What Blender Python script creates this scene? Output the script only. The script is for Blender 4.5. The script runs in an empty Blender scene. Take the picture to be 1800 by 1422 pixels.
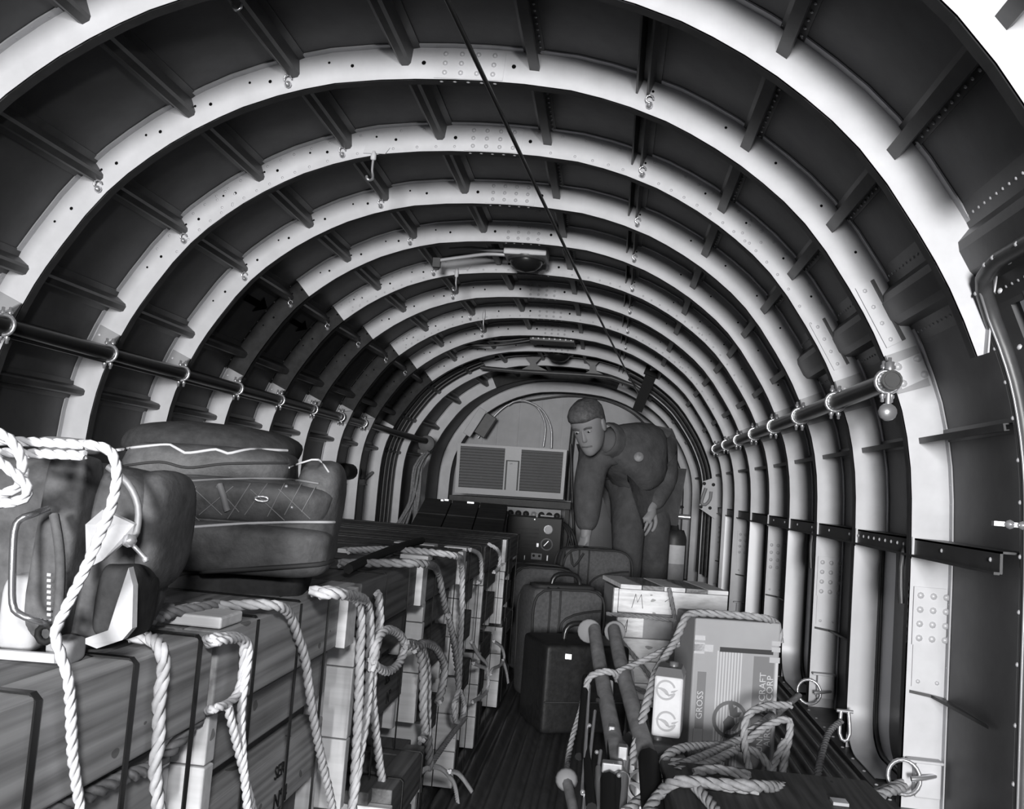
import bpy, bmesh, math, random
from mathutils import Vector, Matrix
random.seed(7)
PI = math.pi
SC = bpy.context.scene
COL = SC.collection
U = 1.17                      # metres per survey unit
ZC = .68 * U                  # camera height above the cargo floor
CAMP = Vector((.49 * U, 0, ZC))
F_PX = 1600.

# ------------------------------------------------------------ camera
def cam_basis():
    a = Vector((173, -151, F_PX)).normalized()          # fuselage axis seen from the camera (right, up, forward)
    z = Vector((math.sin(.07), math.cos(.07), 0))
    z = (z - a * z.dot(a)).normalized()
    x = a.cross(z)
    if x[0] < 0: x = -x
    return x, a, z
BX, BA, BZ = cam_basis()
def setup_camera():
    cd = bpy.data.cameras.new('camera'); co = bpy.data.objects.new('camera', cd); COL.objects.link(co)
    cd.sensor_width = 36; cd.lens = 32.0; cd.clip_start = .02; cd.clip_end = 100
    m = Matrix(((BX[0], BX[1], -BX[2], CAMP[0]), (BA[0], BA[1], -BA[2], CAMP[1]), (BZ[0], BZ[1], -BZ[2], CAMP[2]), (0, 0, 0, 1)))
    co.matrix_world = m
    SC.camera = co
setup_camera()
def ray(px, py):
    r = Vector((px - 900, 711 - py, F_PX))
    return Vector((BX.dot(r), BA.dot(r), BZ.dot(r)))
def at(px, py, y):            # survey point on the frame plane y
    d = ray(px, py); return CAMP + d * (y / d[1])
def atx(px, py, X):
    d = ray(px, py); return CAMP + d * ((X - CAMP[0]) / d[0])
def atz(px, py, Z):
    d = ray(px, py); return CAMP + d * ((Z - CAMP[2]) / d[2])

# ------------------------------------------------------------ light and exposure
def setup_light():
    w = bpy.data.worlds.new('world'); SC.world = w; w.use_nodes = True
    bg = w.node_tree.nodes['Background']; bg.inputs[0].default_value = (.9, .93, 1, 1); bg.inputs[1].default_value = .14
    def area(name, loc, target, size, energy):
        ld = bpy.data.lights.new(name, 'AREA'); ld.shape = 'DISK'; ld.size = size; ld.energy = energy
        o = bpy.data.objects.new(name, ld); COL.objects.link(o); o.location = loc
        o.rotation_euler = (Vector(target) - Vector(loc)).to_track_quat('-Z', 'Y').to_euler()
        return o
    area('falloff_fill', (.35, -6.0, 1.15), (0, 5, 1.0), 1.2, 980)  # added unseen fill far behind the camera, evens the falloff along the cabin
    area('flash_lamp', (.95, -1.0, 1.35), (0, 4, 1.0), .18, 34)
setup_light()
vs = SC.view_settings
vs.view_transform = 'Standard'; vs.look = 'None'; vs.gamma = 1; vs.use_curve_mapping = False; vs.exposure = -.08
SC.display_settings.display_device = 'sRGB'
SC.cycles.use_denoising = True
SC.cycles.max_bounces = 6; SC.cycles.diffuse_bounces = 3; SC.cycles.glossy_bounces = 2

# ------------------------------------------------------------ materials
MATS = {}
def mat(name, v, rough=.6, metal=0., nscale=0, namt=0., bump=0., stretch=(1, 1, 1), spec=.3, dark=None, detail=4., tint=1.03, fine=0.):
    if name in MATS: return MATS[name]
    m = bpy.data.materials.new(name); m.use_nodes = True; MATS[name] = m
    nt = m.node_tree; b = nt.nodes['Principled BSDF']
    def c(x): return (x, x, min(1, x * tint), 1)
    b.inputs['Base Color'].default_value = c(v); b.inputs['Roughness'].default_value = rough
    b.inputs['Metallic'].default_value = metal; b.inputs['Specular IOR Level'].default_value = spec
    if nscale:
        tc = nt.nodes.new('ShaderNodeTexCoord'); mp = nt.nodes.new('ShaderNodeMapping'); mp.inputs['Scale'].default_value = stretch
        nt.links.new(tc.outputs['Object'], mp.inputs[0])
        n = nt.nodes.new('ShaderNodeTexNoise'); n.inputs['Scale'].default_value = nscale; n.inputs['Detail'].default_value = detail; n.inputs['Roughness'].default_value = .6
        nt.links.new(mp.outputs[0], n.inputs['Vector'])
        r = nt.nodes.new('ShaderNodeValToRGB'); r.color_ramp.elements[0].position = .3; r.color_ramp.elements[1].position = .7
        lo = dark if dark is not None else v * (1 - namt)
        r.color_ramp.elements[0].color = c(lo); r.color_ramp.elements[1].color = c(min(1, v * (1 + namt)))
        nt.links.new(n.outputs['Fac'], r.inputs[0]); nt.links.new(r.outputs[0], b.inputs['Base Color'])
        if bump:
            bm = nt.nodes.new('ShaderNodeBump'); bm.inputs['Strength'].default_value = bump; bm.inputs['Distance'].default_value = .01
            nt.links.new(n.outputs['Fac'], bm.inputs['Height']); nt.links.new(bm.outputs[0], b.inputs['Normal'])
    return m
def wood(name, v, axis=0, contrast=.35, rings=26., fine=1.):
    """plank wood: fine straight grain lines along one axis, broad growth figure and a few dark specks"""
    if name in MATS: return MATS[name]
    m = bpy.data.materials.new(name); m.use_nodes = True; MATS[name] = m
    nt = m.node_tree; b = nt.nodes['Principled BSDF']; b.inputs['Roughness'].default_value = .7; b.inputs['Specular IOR Level'].default_value = .2
    N = nt.nodes.new; Lk = nt.links.new
    tc = N('ShaderNodeTexCoord')
    def stretched(k):
        mp = N('ShaderNodeMapping'); s = [1., 1., 1.]; s[axis] = k; mp.inputs['Scale'].default_value = s; Lk(tc.outputs['Object'], mp.inputs[0]); return mp.outputs[0]
    def noise(vec, sc, det):
        n = N('ShaderNodeTexNoise'); n.inputs['Scale'].default_value = sc; n.inputs['Detail'].default_value = det; Lk(vec, n.inputs['Vector']); return n.outputs['Fac']
    def ma(op, x, y, z=None):
        n = N('ShaderNodeMath'); n.operation = op
        for i, q in enumerate((x, y, z)):
            if q is None: continue
            if isinstance(q, (int, float)): n.inputs[i].default_value = q
            else: Lk(q, n.inputs[i])
        return n.outputs[0]
    fig = ma('PINGPONG', ma('MULTIPLY', noise(stretched(.10), 4, 1), rings), .5)          # growth rings, 0 .. .5
    lines = noise(stretched(.03), 120 * fine, 3)                                          # fibres
    blot = noise(tc.outputs['Object'], 6, 4)
    sm = ma('MULTIPLY_ADD', fig, .55, ma('MULTIPLY_ADD', lines, .8, ma('MULTIPLY', blot, .6)))
    r = N('ShaderNodeValToRGB'); r.color_ramp.elements[0].position = .55; r.color_ramp.elements[1].position = 1.05
    lo = v * (1 - contrast); hi = min(1, v * (1 + contrast * .6))
    r.color_ramp.elements[0].color = (lo, lo, lo * 1.02, 1); r.color_ramp.elements[1].color = (hi, hi, hi * 1.02, 1)
    Lk(sm, r.inputs[0])
    sp = ma('GREATER_THAN', noise(stretched(.5), 38, 1), .735)                            # knots and nail stains
    mx = N('ShaderNodeMixRGB'); mx.inputs[2].default_value = (v * .25, v * .25, v * .25, 1); Lk(ma('MULTIPLY', sp, .7), mx.inputs[0]); Lk(r.outputs[0], mx.inputs[1])
    Lk(mx.outputs[0], b.inputs['Base Color'])
    bm = N('ShaderNodeBump'); bm.inputs['Strength'].default_value = .2; bm.inputs['Distance'].default_value = .002
    Lk(ma('ADD', fig, lines), bm.inputs['Height']); Lk(bm.outputs[0], b.inputs['Normal'])
    return m

ALU = mat('rib_aluminium', .52, .55, 0, 9, .08, 0, spec=.35)
ALU_S = mat('smooth_duct_metal', .50, .32, .35, 5, .06, 0, spec=.5)
SKIN = mat('dark_skin_paint', .085, .5, 0, 6, .25, 0, spec=.35)
STR = mat('stringer_paint', .05, .42, 0, 20, .2, 0, spec=.45)
BLACKP = mat('black_patch_paint', .022, .6, 0, 18, .4, 0, spec=.2)
BLACK = mat('black_enamel', .014, .3, 0, spec=.5)
BLK2 = mat('dull_black', .012, .7, 0, spec=.15)
STEEL = mat('bright_steel', .75, .28, .8, spec=.5)
RIV = mat('rivet_metal', .50, .45, .2, spec=.5)
DKHOLE = mat('hole_dark', .006, .9, 0, spec=0.)
FLOORM = mat('floor_metal', .055, .42, .1, 30, .3, .05, spec=.4)

# ------------------------------------------------------------ mesh helpers
ORG = {}                                        # world origin of every object made
class MB:
    def __init__(s): s.v = []; s.f = []; s.mi = []; s.sm = []; s.cur = 0; s.smooth = False
    def add(s, vs, fs):
        o = len(s.v); s.v += [Vector(p) for p in vs]
        for f in fs: s.f.append([i + o for i in f]); s.mi.append(s.cur); s.sm.append(s.smooth)
    def hexa(s, p):                             # 8 corners: bottom 4 then top 4, both counter-clockwise
        s.add(p, [(3, 2, 1, 0), (4, 5, 6, 7), (0, 1, 5, 4), (1, 2, 6, 5), (2, 3, 7, 6), (3, 0, 4, 7)])
    def box(s, c, d, R=None):
        c = Vector(c); h = Vector(d) / 2
        q = [(-1, -1, -1), (1, -1, -1), (1, 1, -1), (-1, 1, -1), (-1, -1, 1), (1, -1, 1), (1, 1, 1), (-1, 1, 1)]
        P = [Vector((h[0] * a, h[1] * b, h[2] * e)) for a, b, e in q]
        if R is not None: P = [R @ p for p in P]
        s.hexa([c + p for p in P])
    def box2(s, a, b):
        a = Vector(a); b = Vector(b); s.box((a + b) / 2, (abs(b[0] - a[0]), abs(b[1] - a[1]), abs(b[2] - a[2])))
    def tube(s, pts, r, n=8, cap=True, closed=False):
        pts = [Vector(p) for p in pts]; m = len(pts); rs = r if isinstance(r, (list, tuple)) else [r] * m
        V = []; N = None
        for i, p in enumerate(pts):
            t = (pts[(i + 1) % m] - pts[i - 1]) if closed else (pts[min(i + 1, m - 1)] - pts[max(i - 1, 0)])
            if t.length < 1e-9: t = Vector((0, 0, 1))
            t.normalize()
            if N is None: N = t.orthogonal().normalized()
            N = N - t * N.dot(t)
            N = N.normalized() if N.length > 1e-6 else t.orthogonal().normalized()
            B = t.cross(N)
            for k in range(n):
                a = 2 * PI * k / n; V.append(p + (N * math.cos(a) + B * math.sin(a)) * rs[i])
        fs = []
        for i in range(m if closed else m - 1):
            j = (i + 1) % m
            for k in range(n): fs.append((i * n + k, i * n + (k + 1) % n, j * n + (k + 1) % n, j * n + k))
        sm = s.smooth; s.smooth = True; s.add(V, fs); s.smooth = sm
        if cap and not closed:
            s.add(V[:n], [tuple(range(n))[::-1]]); s.add(V[-n:], [tuple(range(n))])
    def cyl(s, a, b, r, n=12): s.tube([a, b], r, n)
    def lathe(s, base, axis, prof, n=16):       # prof: (radius, height) list
        base = Vector(base); ax = Vector(axis).normalized(); N = ax.orthogonal().normalized(); B = ax.cross(N)
        V = []; fs = []
        for r, h in prof:
            for k in range(n):
                a = 2 * PI * k / n; V.append(base + ax * h + (N * math.cos(a) + B * math.sin(a)) * max(r, 1e-5))
        for i in range(len(prof) - 1):
            for k in range(n): fs.append((i * n + k, i * n + (k + 1) % n, (i + 1) * n + (k + 1) % n, (i + 1) * n + k))
        s.smooth = True; s.add(V, fs); s.smooth = False
    def dome(s, c, nrm, r, n=6, h=.55):
        c = Vector(c); s.lathe(c, nrm, [(r, 0), (r * .75, r * h * .7), (0, r * h)], n)
    def extrude(s, poly, vec):                  # closed planar polygon (3-D points) swept along vec
        poly = [Vector(p) for p in poly]; vec = Vector(vec); n = len(poly)
        s.add(poly + [p + vec for p in poly], [tuple(range(n))[::-1], tuple(range(n, 2 * n))] + [(i, (i + 1) % n, n + (i + 1) % n, n + i) for i in range(n)])
    def grid(s, rows, closed=False):
        m = len(rows[0]); V = [p for r in rows for p in r]; fs = []
        for i in range(len(rows) - 1):
            for k in range(m if closed else m - 1):
                fs.append((i * m + k, i * m + (k + 1) % m, (i + 1) * m + (k + 1) % m, (i + 1) * m + k))
        s.add(V, fs)
    def build(s, name, m, parent=None, origin=None, label=None, bevel=0, fix=True):
        me = bpy.data.meshes.new(name)
        if parent is not None: og = ORG[parent.name]
        elif origin is not None: og = Vector(origin)
        else:
            lo = [min(v[i] for v in s.v) for i in range(3)]; hi = [max(v[i] for v in s.v) for i in range(3)]
            og = Vector(((lo[0] + hi[0]) / 2, (lo[1] + hi[1]) / 2, lo[2]))
        me.from_pydata([v - og for v in s.v], [], s.f)
        ms = m if isinstance(m, (list, tuple)) else [m]
        for q in ms: me.materials.append(q)
        me.polygons.foreach_set('material_index', s.mi); me.polygons.foreach_set('use_smooth', s.sm)
        me.update()
        if fix:
            b = bmesh.new(); b.from_mesh(me); bmesh.ops.recalc_face_normals(b, faces=b.faces); b.to_mesh(me); b.free()
        o = bpy.data.objects.new(name, me); COL.objects.link(o)
        if parent is not None: o.parent = parent
        else: o.location = og
        ORG[o.name] = og
        if bevel:
            md = o.modifiers.new('bevel', 'BEVEL'); md.width = bevel; md.segments = 2; md.limit_method = 'ANGLE'; md.angle_limit = .6
        if label: o['label'] = label
        return o
def thing(name, loc, label, cat, group=None):
    o = bpy.data.objects.new(name, None); COL.objects.link(o); o.location = loc; o.empty_display_size = .05
    ORG[o.name] = Vector(loc); o['label'] = label; o['category'] = cat
    if group: o['group'] = group
    return o
def tag(o, label, cat, group=None):
    o['label'] = label; o['category'] = cat
    if group: o['group'] = group
    return o
def struct(o): o['kind'] = 'structure'; return o
def stuff(o): o['kind'] = 'stuff'; return o
def spline(pts, step=.03, closed=False):
    pts = [Vector(p) for p in pts]; n = len(pts); out = []
    for i in range(n if closed else n - 1):
        if closed: a, b, c, d = pts[i - 1], pts[i], pts[(i + 1) % n], pts[(i + 2) % n]
        else: a, b, c, d = pts[max(i - 1, 0)], pts[i], pts[i + 1], pts[min(i + 2, n - 1)]
        k = max(2, int((c - b).length / step))
        for j in range(k):
            t = j / k
            out.append(.5 * ((2 * b) + (c - a) * t + (2 * a - 5 * b + 4 * c - d) * t * t + (3 * b - a - 3 * c + d) * t ** 3))
    if not closed: out.append(pts[-1])
    return out
def rope_mb(mb, pts, r, closed=False, smooth_path=True):
    """three-strand laid rope along a path"""
    path = spline(pts, .02, closed) if smooth_path else [Vector(p) for p in pts]
    L = [0.]
    for i in range(1, len(path)): L.append(L[-1] + (path[i] - path[i - 1]).length)
    tot = L[-1]; pitch = r * 7.5; n = max(6, int(tot / (pitch / 7)))
    fine = []; j = 0
    for i in range(n + 1):
        d = tot * i / n
        while j < len(path) - 2 and L[j + 1] < d: j += 1
        seg = L[j + 1] - L[j]; fine.append(path[j].lerp(path[j + 1], 0 if seg < 1e-9 else (d - L[j]) / seg))
    N = None; fr = []
    for i, p in enumerate(fine):
        t = fine[min(i + 1, n)] - fine[max(i - 1, 0)]
        t = t.normalized() if t.length > 1e-9 else Vector((0, 0, 1))
        if N is None: N = t.orthogonal().normalized()
        N = N - t * N.dot(t); N = N.normalized() if N.length > 1e-6 else t.orthogonal().normalized()
        fr.append((N.copy(), t.cross(N)))
    for s in range(3):
        q = []
        for i, p in enumerate(fine):
            a = 2 * PI * (s / 3 + (tot * i / n) / pitch); q.append(p + (fr[i][0] * math.cos(a) + fr[i][1] * math.sin(a)) * r * .5)
        mb.tube(q, r * .56, 5)
# ------------------------------------------------------------ fuselage shell
YK = lambda k: U * (2.27 + .5 * (k - 1))
HP = [(0, 1.129), (.1, 1.1275), (.2, 1.122), (.33, 1.108), (.42, 1.088), (.5, 1.065), (.6, 1.028), (.67, .994), (.74, .955), (.81, .91), (.87, .865), (.93, .815), (.99, .755), (1.05, .68), (1.11, .59),
      (1.15, .525), (1.18, .47), (1.21, .405), (1.238, .335), (1.26, .27), (1.276, .2), (1.288, .12), (1.294, .04), (1.297, -.06), (1.298, -.16), (1.298, -.3), (1.298, -.42), (1.298, -.55), (1.298, -.68)]
TAB = [(-3, -.488, 1.295, 1.129), (1, -.488, 1.295, 1.129), (2, -.488, 1.295, 1.123), (3, -.488, 1.295, 1.112), (4, -.486, 1.295, 1.106), (5, -.48, 1.293, 1.09), (6, -.475, 1.28, 1.079), (7, -.465, 1.255, 1.06),
       (8, -.465, 1.25, 1.042), (9, -.465, 1.243, 1.015), (10, -.45, 1.21, .985), (11, -.42, 1.15, .945), (12, -.385, 1.088, .898), (13, -.36, 1.03, .85)]
def ring_par(y):
    k = (y / U - 2.27) / .5 + 1
    for a, b in zip(TAB, TAB[1:]):
        if k <= b[0] or b is TAB[-1]:
            t = max(0, min(1, (k - a[0]) / (b[0] - a[0])))
            return [a[i] + (b[i] - a[i]) * t for i in (1, 2, 3)]
NH = len(HP)
def prof(y, off=0.):
    """outline from left floor over the top to right floor; off insets it towards the inside"""
    cx, hw, top = ring_par(y); su = hw / 1.298; sz = top / 1.129
    half = [(u * su, z * sz if z > 0 else z) for u, z in HP]
    pts = [(cx - u, z) for u, z in reversed(half)] + [(cx + u, z) for u, z in half[1:]]
    pts = [((x + .49) * U, (z + .68) * U) for x, z in pts]
    if off:
        out = []; n = len(pts)
        for i in range(n):
            a = pts[max(i - 1, 0)]; b = pts[min(i + 1, n - 1)]; tx, tz = b[0] - a[0], b[1] - a[1]; L = math.hypot(tx, tz)
            out.append((pts[i][0] + tz / L * off, pts[i][1] - tx / L * off))
        pts = out
    return pts
NP = 2 * NH - 1
def pt_at(y, s, off=0.):      # s: fractional index along the outline
    p = prof(y, off); i = int(min(max(s, 0), NP - 2)); t = s - i
    return Vector((p[i][0] + (p[i + 1][0] - p[i][0]) * t, y, p[i][1] + (p[i + 1][1] - p[i][1]) * t))
def s_of(u, z):               # fractional outline index nearest a survey point (relative to centre line), reference section
    best = None; p = prof(2.7)
    X = (u + .002) * U; Z = (z + .68) * U
    for i in range(NP - 1):
        ax, az = p[i]; bx, bz = p[i + 1]; dx, dz = bx - ax, bz - az
        t = max(0, min(1, ((X - ax) * dx + (Z - az) * dz) / (dx * dx + dz * dz)))
        d = (ax + dx * t - X) ** 2 + (az + dz * t - Z) ** 2
        if best is None or d < best[0]: best = (d, i + t)
    return best[1]
Y0, Y1 = -.9, YK(12) + .45
DOOR_Y1 = YK(0)                 # the doorway on the right ends here, towards the viewer it is open
DOOR_TOP = .50                 # survey height of its top
ys = [Y0, -.3, .3, .9, YK(-1), DOOR_Y1] + [YK(k) for k in range(1, 13)] + [Y1]
S_L, S_R = NH - 1 - 17, NH - 1 + 17
S_DOOR = NH - 1 + 16
def skin(name, i0, i1, ylist, m=SKIN):
    mb = MB(); mb.smooth = True
    rows = []
    for y in ylist:
        rows.append([Vector((x, y, z)) for x, z in prof(y)[i0:i1 + 1]])
    outer = []
    for y in ylist:
        outer.append([Vector((x, y, z)) for x, z in prof(y, -.02)[i0:i1 + 1]])
    mb.grid(rows); mb.grid(outer)
    # close the edges so the skin is a thin solid sheet
    for e in (0, -1):
        mb.grid([[r[e] for r in rows], [r[e] for r in outer]])
        mb.grid([rows[e], outer[e]])
    return struct(mb.build(name, m, origin=(0, 0, 0)))
WL = skin('wall_left', 0, S_L, ys)
CEIL = skin('ceiling', S_L, S_R, ys)
WR = skin('wall_right', S_R, NP - 1, [y for y in ys if y >= DOOR_Y1])

# floor: corrugated deck running fore and aft
mb = MB()
W = 1.298 * U; n = 70
pr = []
for i in range(n):
    x0 = -W + 2 * W * i / n; w = 2 * W / n
    pr += [(x0, -.019), (x0 + w * .16, -.020), (x0 + w * .27, -.010), (x0 + w * .38, -.003), (x0 + w * .55, 0), (x0 + w * .72, -.003), (x0 + w * .86, -.010), (x0 + w, -.019)]
rows = [[Vector((x, y, z)) for x, z in pr] for y in (Y0, Y1)]
mb.smooth = True; mb.grid(rows); mb.smooth = False; mb.grid([[Vector((x, y, -.06)) for x, z in pr] for y in (Y0, Y1)])
for e in (0, -1): mb.grid([rows[e], [p + Vector((0, 0, -.06 - p[2])) for p in rows[e]]])
FLOOR = struct(mb.build('floor', FLOORM, origin=(0, 0, 0)))
for sx in (-1, 1):
    mb = MB(); mb.box2((sx * 1.385, Y0, 0), (sx * W, Y1 - .4, .006)); fs = mb.build('edge_strip', FLOORM, FLOOR)
    mb = MB(); k = 0
    y = .5
    while y < 7:
        mb.dome((sx * 1.40, y, .006), (0, 0, 1), .006); y += .13
    stuff(mb.build('rivet', RIV, FLOOR))

# ribs: Z-section frames
S_STR = {}
def rib(k, i0=0, i1=NP - 1, depth=.092 * U, dark=None, parent=CEIL):
    y = YK(k); mb = MB(); mb.smooth = False
    o = prof(y, .001)[i0:i1 + 1]
    if k == 0:                 # the doorway frame eats into this rib
        for i in range(i0, i1 + 1):
            if i > S_DOOR: o[i - i0] = prof(y, min(.088, .012 + .038 * (i - S_DOOR)))[i]
    q = prof(y, depth)[i0:i1 + 1]; o2 = prof(y, .012)[i0:i1 + 1]; q2 = prof(y, depth + .001)[i0:i1 + 1]
    P = lambda l, yy: [Vector((x, yy, z)) for x, z in l]
    th = .004
    # web (front and back sheet)
    fronts = list(zip(P(o, y), P(q, y)))
    for i in range(len(fronts) - 1):
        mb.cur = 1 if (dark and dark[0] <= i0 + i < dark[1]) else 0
        (a, b), (c, d) = fronts[i], fronts[i + 1]
        ofs = Vector((0, th, 0))
        mb.hexa([a, b, b + ofs, a + ofs, c, d, d + ofs, c + ofs])
        # inner flange pointing aft, with a small lip; its grazing shade is put in as dark paint
        fl = Vector((0, .034, 0)); e = (b - a).normalized() * -.003; e2 = (d - c).normalized() * -.003
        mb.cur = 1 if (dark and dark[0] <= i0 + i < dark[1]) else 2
        mb.hexa([b, b + e, b + e + fl, b + fl, d, d + e2, d + e2 + fl, d + fl])
        # outer flange on the skin, towards the camera side
        fw = Vector((0, -.022, 0)); e = (b - a).normalized() * .004; e2 = (d - c).normalized() * .004
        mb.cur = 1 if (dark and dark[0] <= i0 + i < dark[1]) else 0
        mb.hexa([a, a + fw, a + fw + e, a + e, c, c + fw, c + fw + e2, c + e2])
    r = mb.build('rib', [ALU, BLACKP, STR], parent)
    return r
def s_near(y, P):
    p = prof(y); return min(((P[0] - p[i // 10][0]) ** 2 + (P[2] - p[i // 10][1]) ** 2, i // 10) for i in range(0, NP * 10, 10))[1]
DARK = {}
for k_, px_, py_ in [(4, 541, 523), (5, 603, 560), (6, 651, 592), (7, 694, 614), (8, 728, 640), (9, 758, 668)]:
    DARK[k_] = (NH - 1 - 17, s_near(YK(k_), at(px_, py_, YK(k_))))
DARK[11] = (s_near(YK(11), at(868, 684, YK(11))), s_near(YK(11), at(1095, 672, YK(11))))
RIBS = {}
for k in range(-1, 13):
    hi = NP - 1
    if k < 0: hi = S_R - 3
    if k == 0: hi = S_DOOR + 2
    dk = DARK.get(k)
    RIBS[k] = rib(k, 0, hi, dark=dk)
def on_rib(k, s, frac, lift=0.):   # a point on the camera-side face of a rib; frac 0 = skin, 1 = inner edge
    return pt_at(YK(k), s, .002 + frac * .088 * U) + Vector((0, -lift, 0))
# flange rivets, one strip per rib
for k in range(-1, 10):
    mb = MB(); s = 10.5
    while s < NP - 3:
        if k > 0 or s < S_DOOR - 2:
            mb.dome(pt_at(YK(k), s, .004) + Vector((0, -.011, 0)), (pt_at(YK(k), s, .1) - pt_at(YK(k), s, 0)), .0045, 5, .5)
        s += .55 if k < 5 else .8
    stuff(mb.build('flange_rivet', RIV, RIBS[k]))
TOP = NH - 1 + .45
# splice plates on the crown
for k in range(1, 10):
    mb = MB(); rv = MB(); hole = MB()
    du = .95
    c = [on_rib(k, TOP - du, .06, .003), on_rib(k, TOP + du, .06, .003), on_rib(k, TOP + du, .97, .003), on_rib(k, TOP - du, .97, .003)]
    mb.extrude(c, (0, .003, 0))
    mb.build('splice_plate', ALU, RIBS[k])
    for i in range(4):
        for j in range(3):
            rv.dome(on_rib(k, TOP - .66 + .44 * i, .22 + .29 * j, .003), (0, -1, 0), .0085, 8, .6)
    for i in range(5):
        rv.dome(on_rib(k, TOP - .75 + .37 * i, 1.0, -.012) , (0, 0, -1), .008, 6, .6)
    stuff(rv.build('splice_rivet', RIV, RIBS[k]))
    for ss in (TOP - 1.25, TOP + 1.2): hole.lathe(on_rib(k, ss, .5, .001), (0, -1, 0), [(.007, 0), (0, .0006)], 8)
    for ss in [14, 16, 18, 20, 22, 24.5, 33, 35.5, 37.5, 39.5, 41, 43]:
        hole.lathe(on_rib(k, ss + .37, .33, .001), (0, -1, 0), [(.0045, 0), (0, .0006)], 6)
        if int(ss) % 2 == 0: hole.lathe(on_rib(k, ss + .9, .5, .001), (0, -1, 0), [(.006, 0), (0, .0006)], 6)
    stuff(hole.build('bolt_hole', DKHOLE, RIBS[k]))
# ribs with rows of visible rivets in the web
for k in (2, 5, 7):
    mb = MB(); s = 15.
    while s < 42:
        if abs(s - TOP) > 1.1 and not (DARK.get(k) and s < DARK[k][1]):
            mb.dome(on_rib(k, s, .18), (0, -1, 0), .006, 6, .5); mb.dome(on_rib(k, s + .4, .83), (0, -1, 0), .006, 6, .5)
        s += .62
    for s0 in (18.4, 38.4):
        if not (DARK.get(k) and s0 < DARK[k][1]):
            for a in range(5): mb.dome(on_rib(k, s0 + .45 * math.cos(a * 1.257), .5 + .3 * math.sin(a * 1.257)), (0, -1, 0), .006, 6, .5)
    stuff(mb.build('web_rivet', RIV, RIBS[k]))

# stringers: hat sections along the skin
def stringer(s, kind='hat', depth=.062, width=.05, par=CEIL, ylo=Y0 + .05, yhi=None, label=None):
    yhi = yhi or YK(11)
    mb = MB(); mb.smooth = False
    yy = [y for y in ys if ylo < y < yhi]; yy = [ylo] + yy + [yhi]
    rows = []
    for y in yy:
        a = pt_at(y, s, 0); b = pt_at(y, s, .1); n = (b - a).normalized(); t = n.cross(Vector((0, 1, 0)))
        h = width / 2
        if kind == 'hat':
            sec = [(-h * 1.9, .002), (-h * 1.9, .005), (-h, .008), (-h * .72, depth * .86), (-h * .4, depth), (h * .4, depth), (h * .72, depth * .86), (h, .008), (h * 1.9, .005), (h * 1.9, .002)]
        elif kind == 'jay':      # lipped channel open to one side
            sec = [(-h * 1.2, .002), (-h * 1.2, .006), (-h * .2, .008), (-h * .2, depth), (h * .9, depth), (h * .9, depth - .012), (h * .75, depth - .012), (h * .75, depth - .005), (h * .0, depth - .005), (h * .0, .006), (h * 1.2, .005), (h * 1.2, .002)]
        else:                    # wide channel
            sec = [(-h - .02, .002), (-h - .02, .006), (-h, .006), (-h, depth), (-h + .006, depth), (-h + .006, .012), (h - .006, .012), (h - .006, depth), (h, depth), (h, .006), (h + .02, .006), (h + .02, .002)]
        rows.append([a + t * u + n * d for u, d in sec])
    mb.grid(rows, closed=True)
    for r in (rows[0], rows[-1]): mb.add(r, [tuple(range(len(r)))])
    o = mb.build('stringer', STR, par, label=label)
    return o
SL = [(-1.142, .474), (-.971, .752), (-.715, .929), (-.432, 1.049), (-.13, 1.105)]
SRR = [(.766, .898), (.997, .711)]
SS = []
for u, z in SL: s = s_of(u, z); SS.append(s); stringer(s)
def riv_row(s, par, off, y0=.3, y1=7., step=.035):
    mb = MB(); y = y0
    while y < y1:
        a = pt_at(y, s, 0); b = pt_at(y, s, .1); n = (b - a).normalized(); t = n.cross(Vector((0, 1, 0)))
        mb.dome(a + t * off + n * .006, n, .0045, 5, .7); y += step
    stuff(mb.build('stringer_rivet', RIV, par))
for u, z in [(.21, 1.094)] + SRR:
    s = s_of(u, z); SS.append(s); o = stringer(s, 'jay', .06, .055, label='stringer with a row of rivets along its flange'); riv_row(s, o, .022)
s = s_of(.501, 1.023); SS.append(s); stringer(s, 'chan', .06, .04)
s = s_of(1.135, .49); o = stringer(s, 'hat', .05, .125, ylo=-.8, yhi=YK(3) + .02, label='wide flanged channel stringer'); riv_row(s, o, -.088, .4, YK(3), .03); riv_row(s, o, .088, .4, YK(3), .03)
s = s_of(1.12, .52); o = stringer(s, 'jay', .06, .05, ylo=YK(3) + .02)
s = s_of(1.246, .188); SS.append(s); stringer(s, 'jay', .075, .03, par=WR, ylo=DOOR_Y1 + .03)
s = s_of(-1.22, .18); SS.append(s); stringer(s, 'hat', .06, .04, par=WL)
# small wire clips where the stringers meet the ribs
def clip(k, s):
    mb = MB(); c = on_rib(k, s, .78, .006)
    mb.lathe(c, (0, -1, 0), [(.011, 0), (.011, .006), (.005, .012), (0, .014)], 8)
    mb.tube([c + Vector((.012 * math.cos(a), -.01, .016 + .012 * math.sin(a))) for a in [i * .8 for i in range(7)]], .003, 5)
    mb.build('cable_clip', STEEL, RIBS[k])
for k in range(1, 9):
    for s in (SS[1], SS[3]) + ((SS[8],) if len(SS) > 8 else ()): clip(k, s + (.28 if s > NH else -.25))
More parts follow.
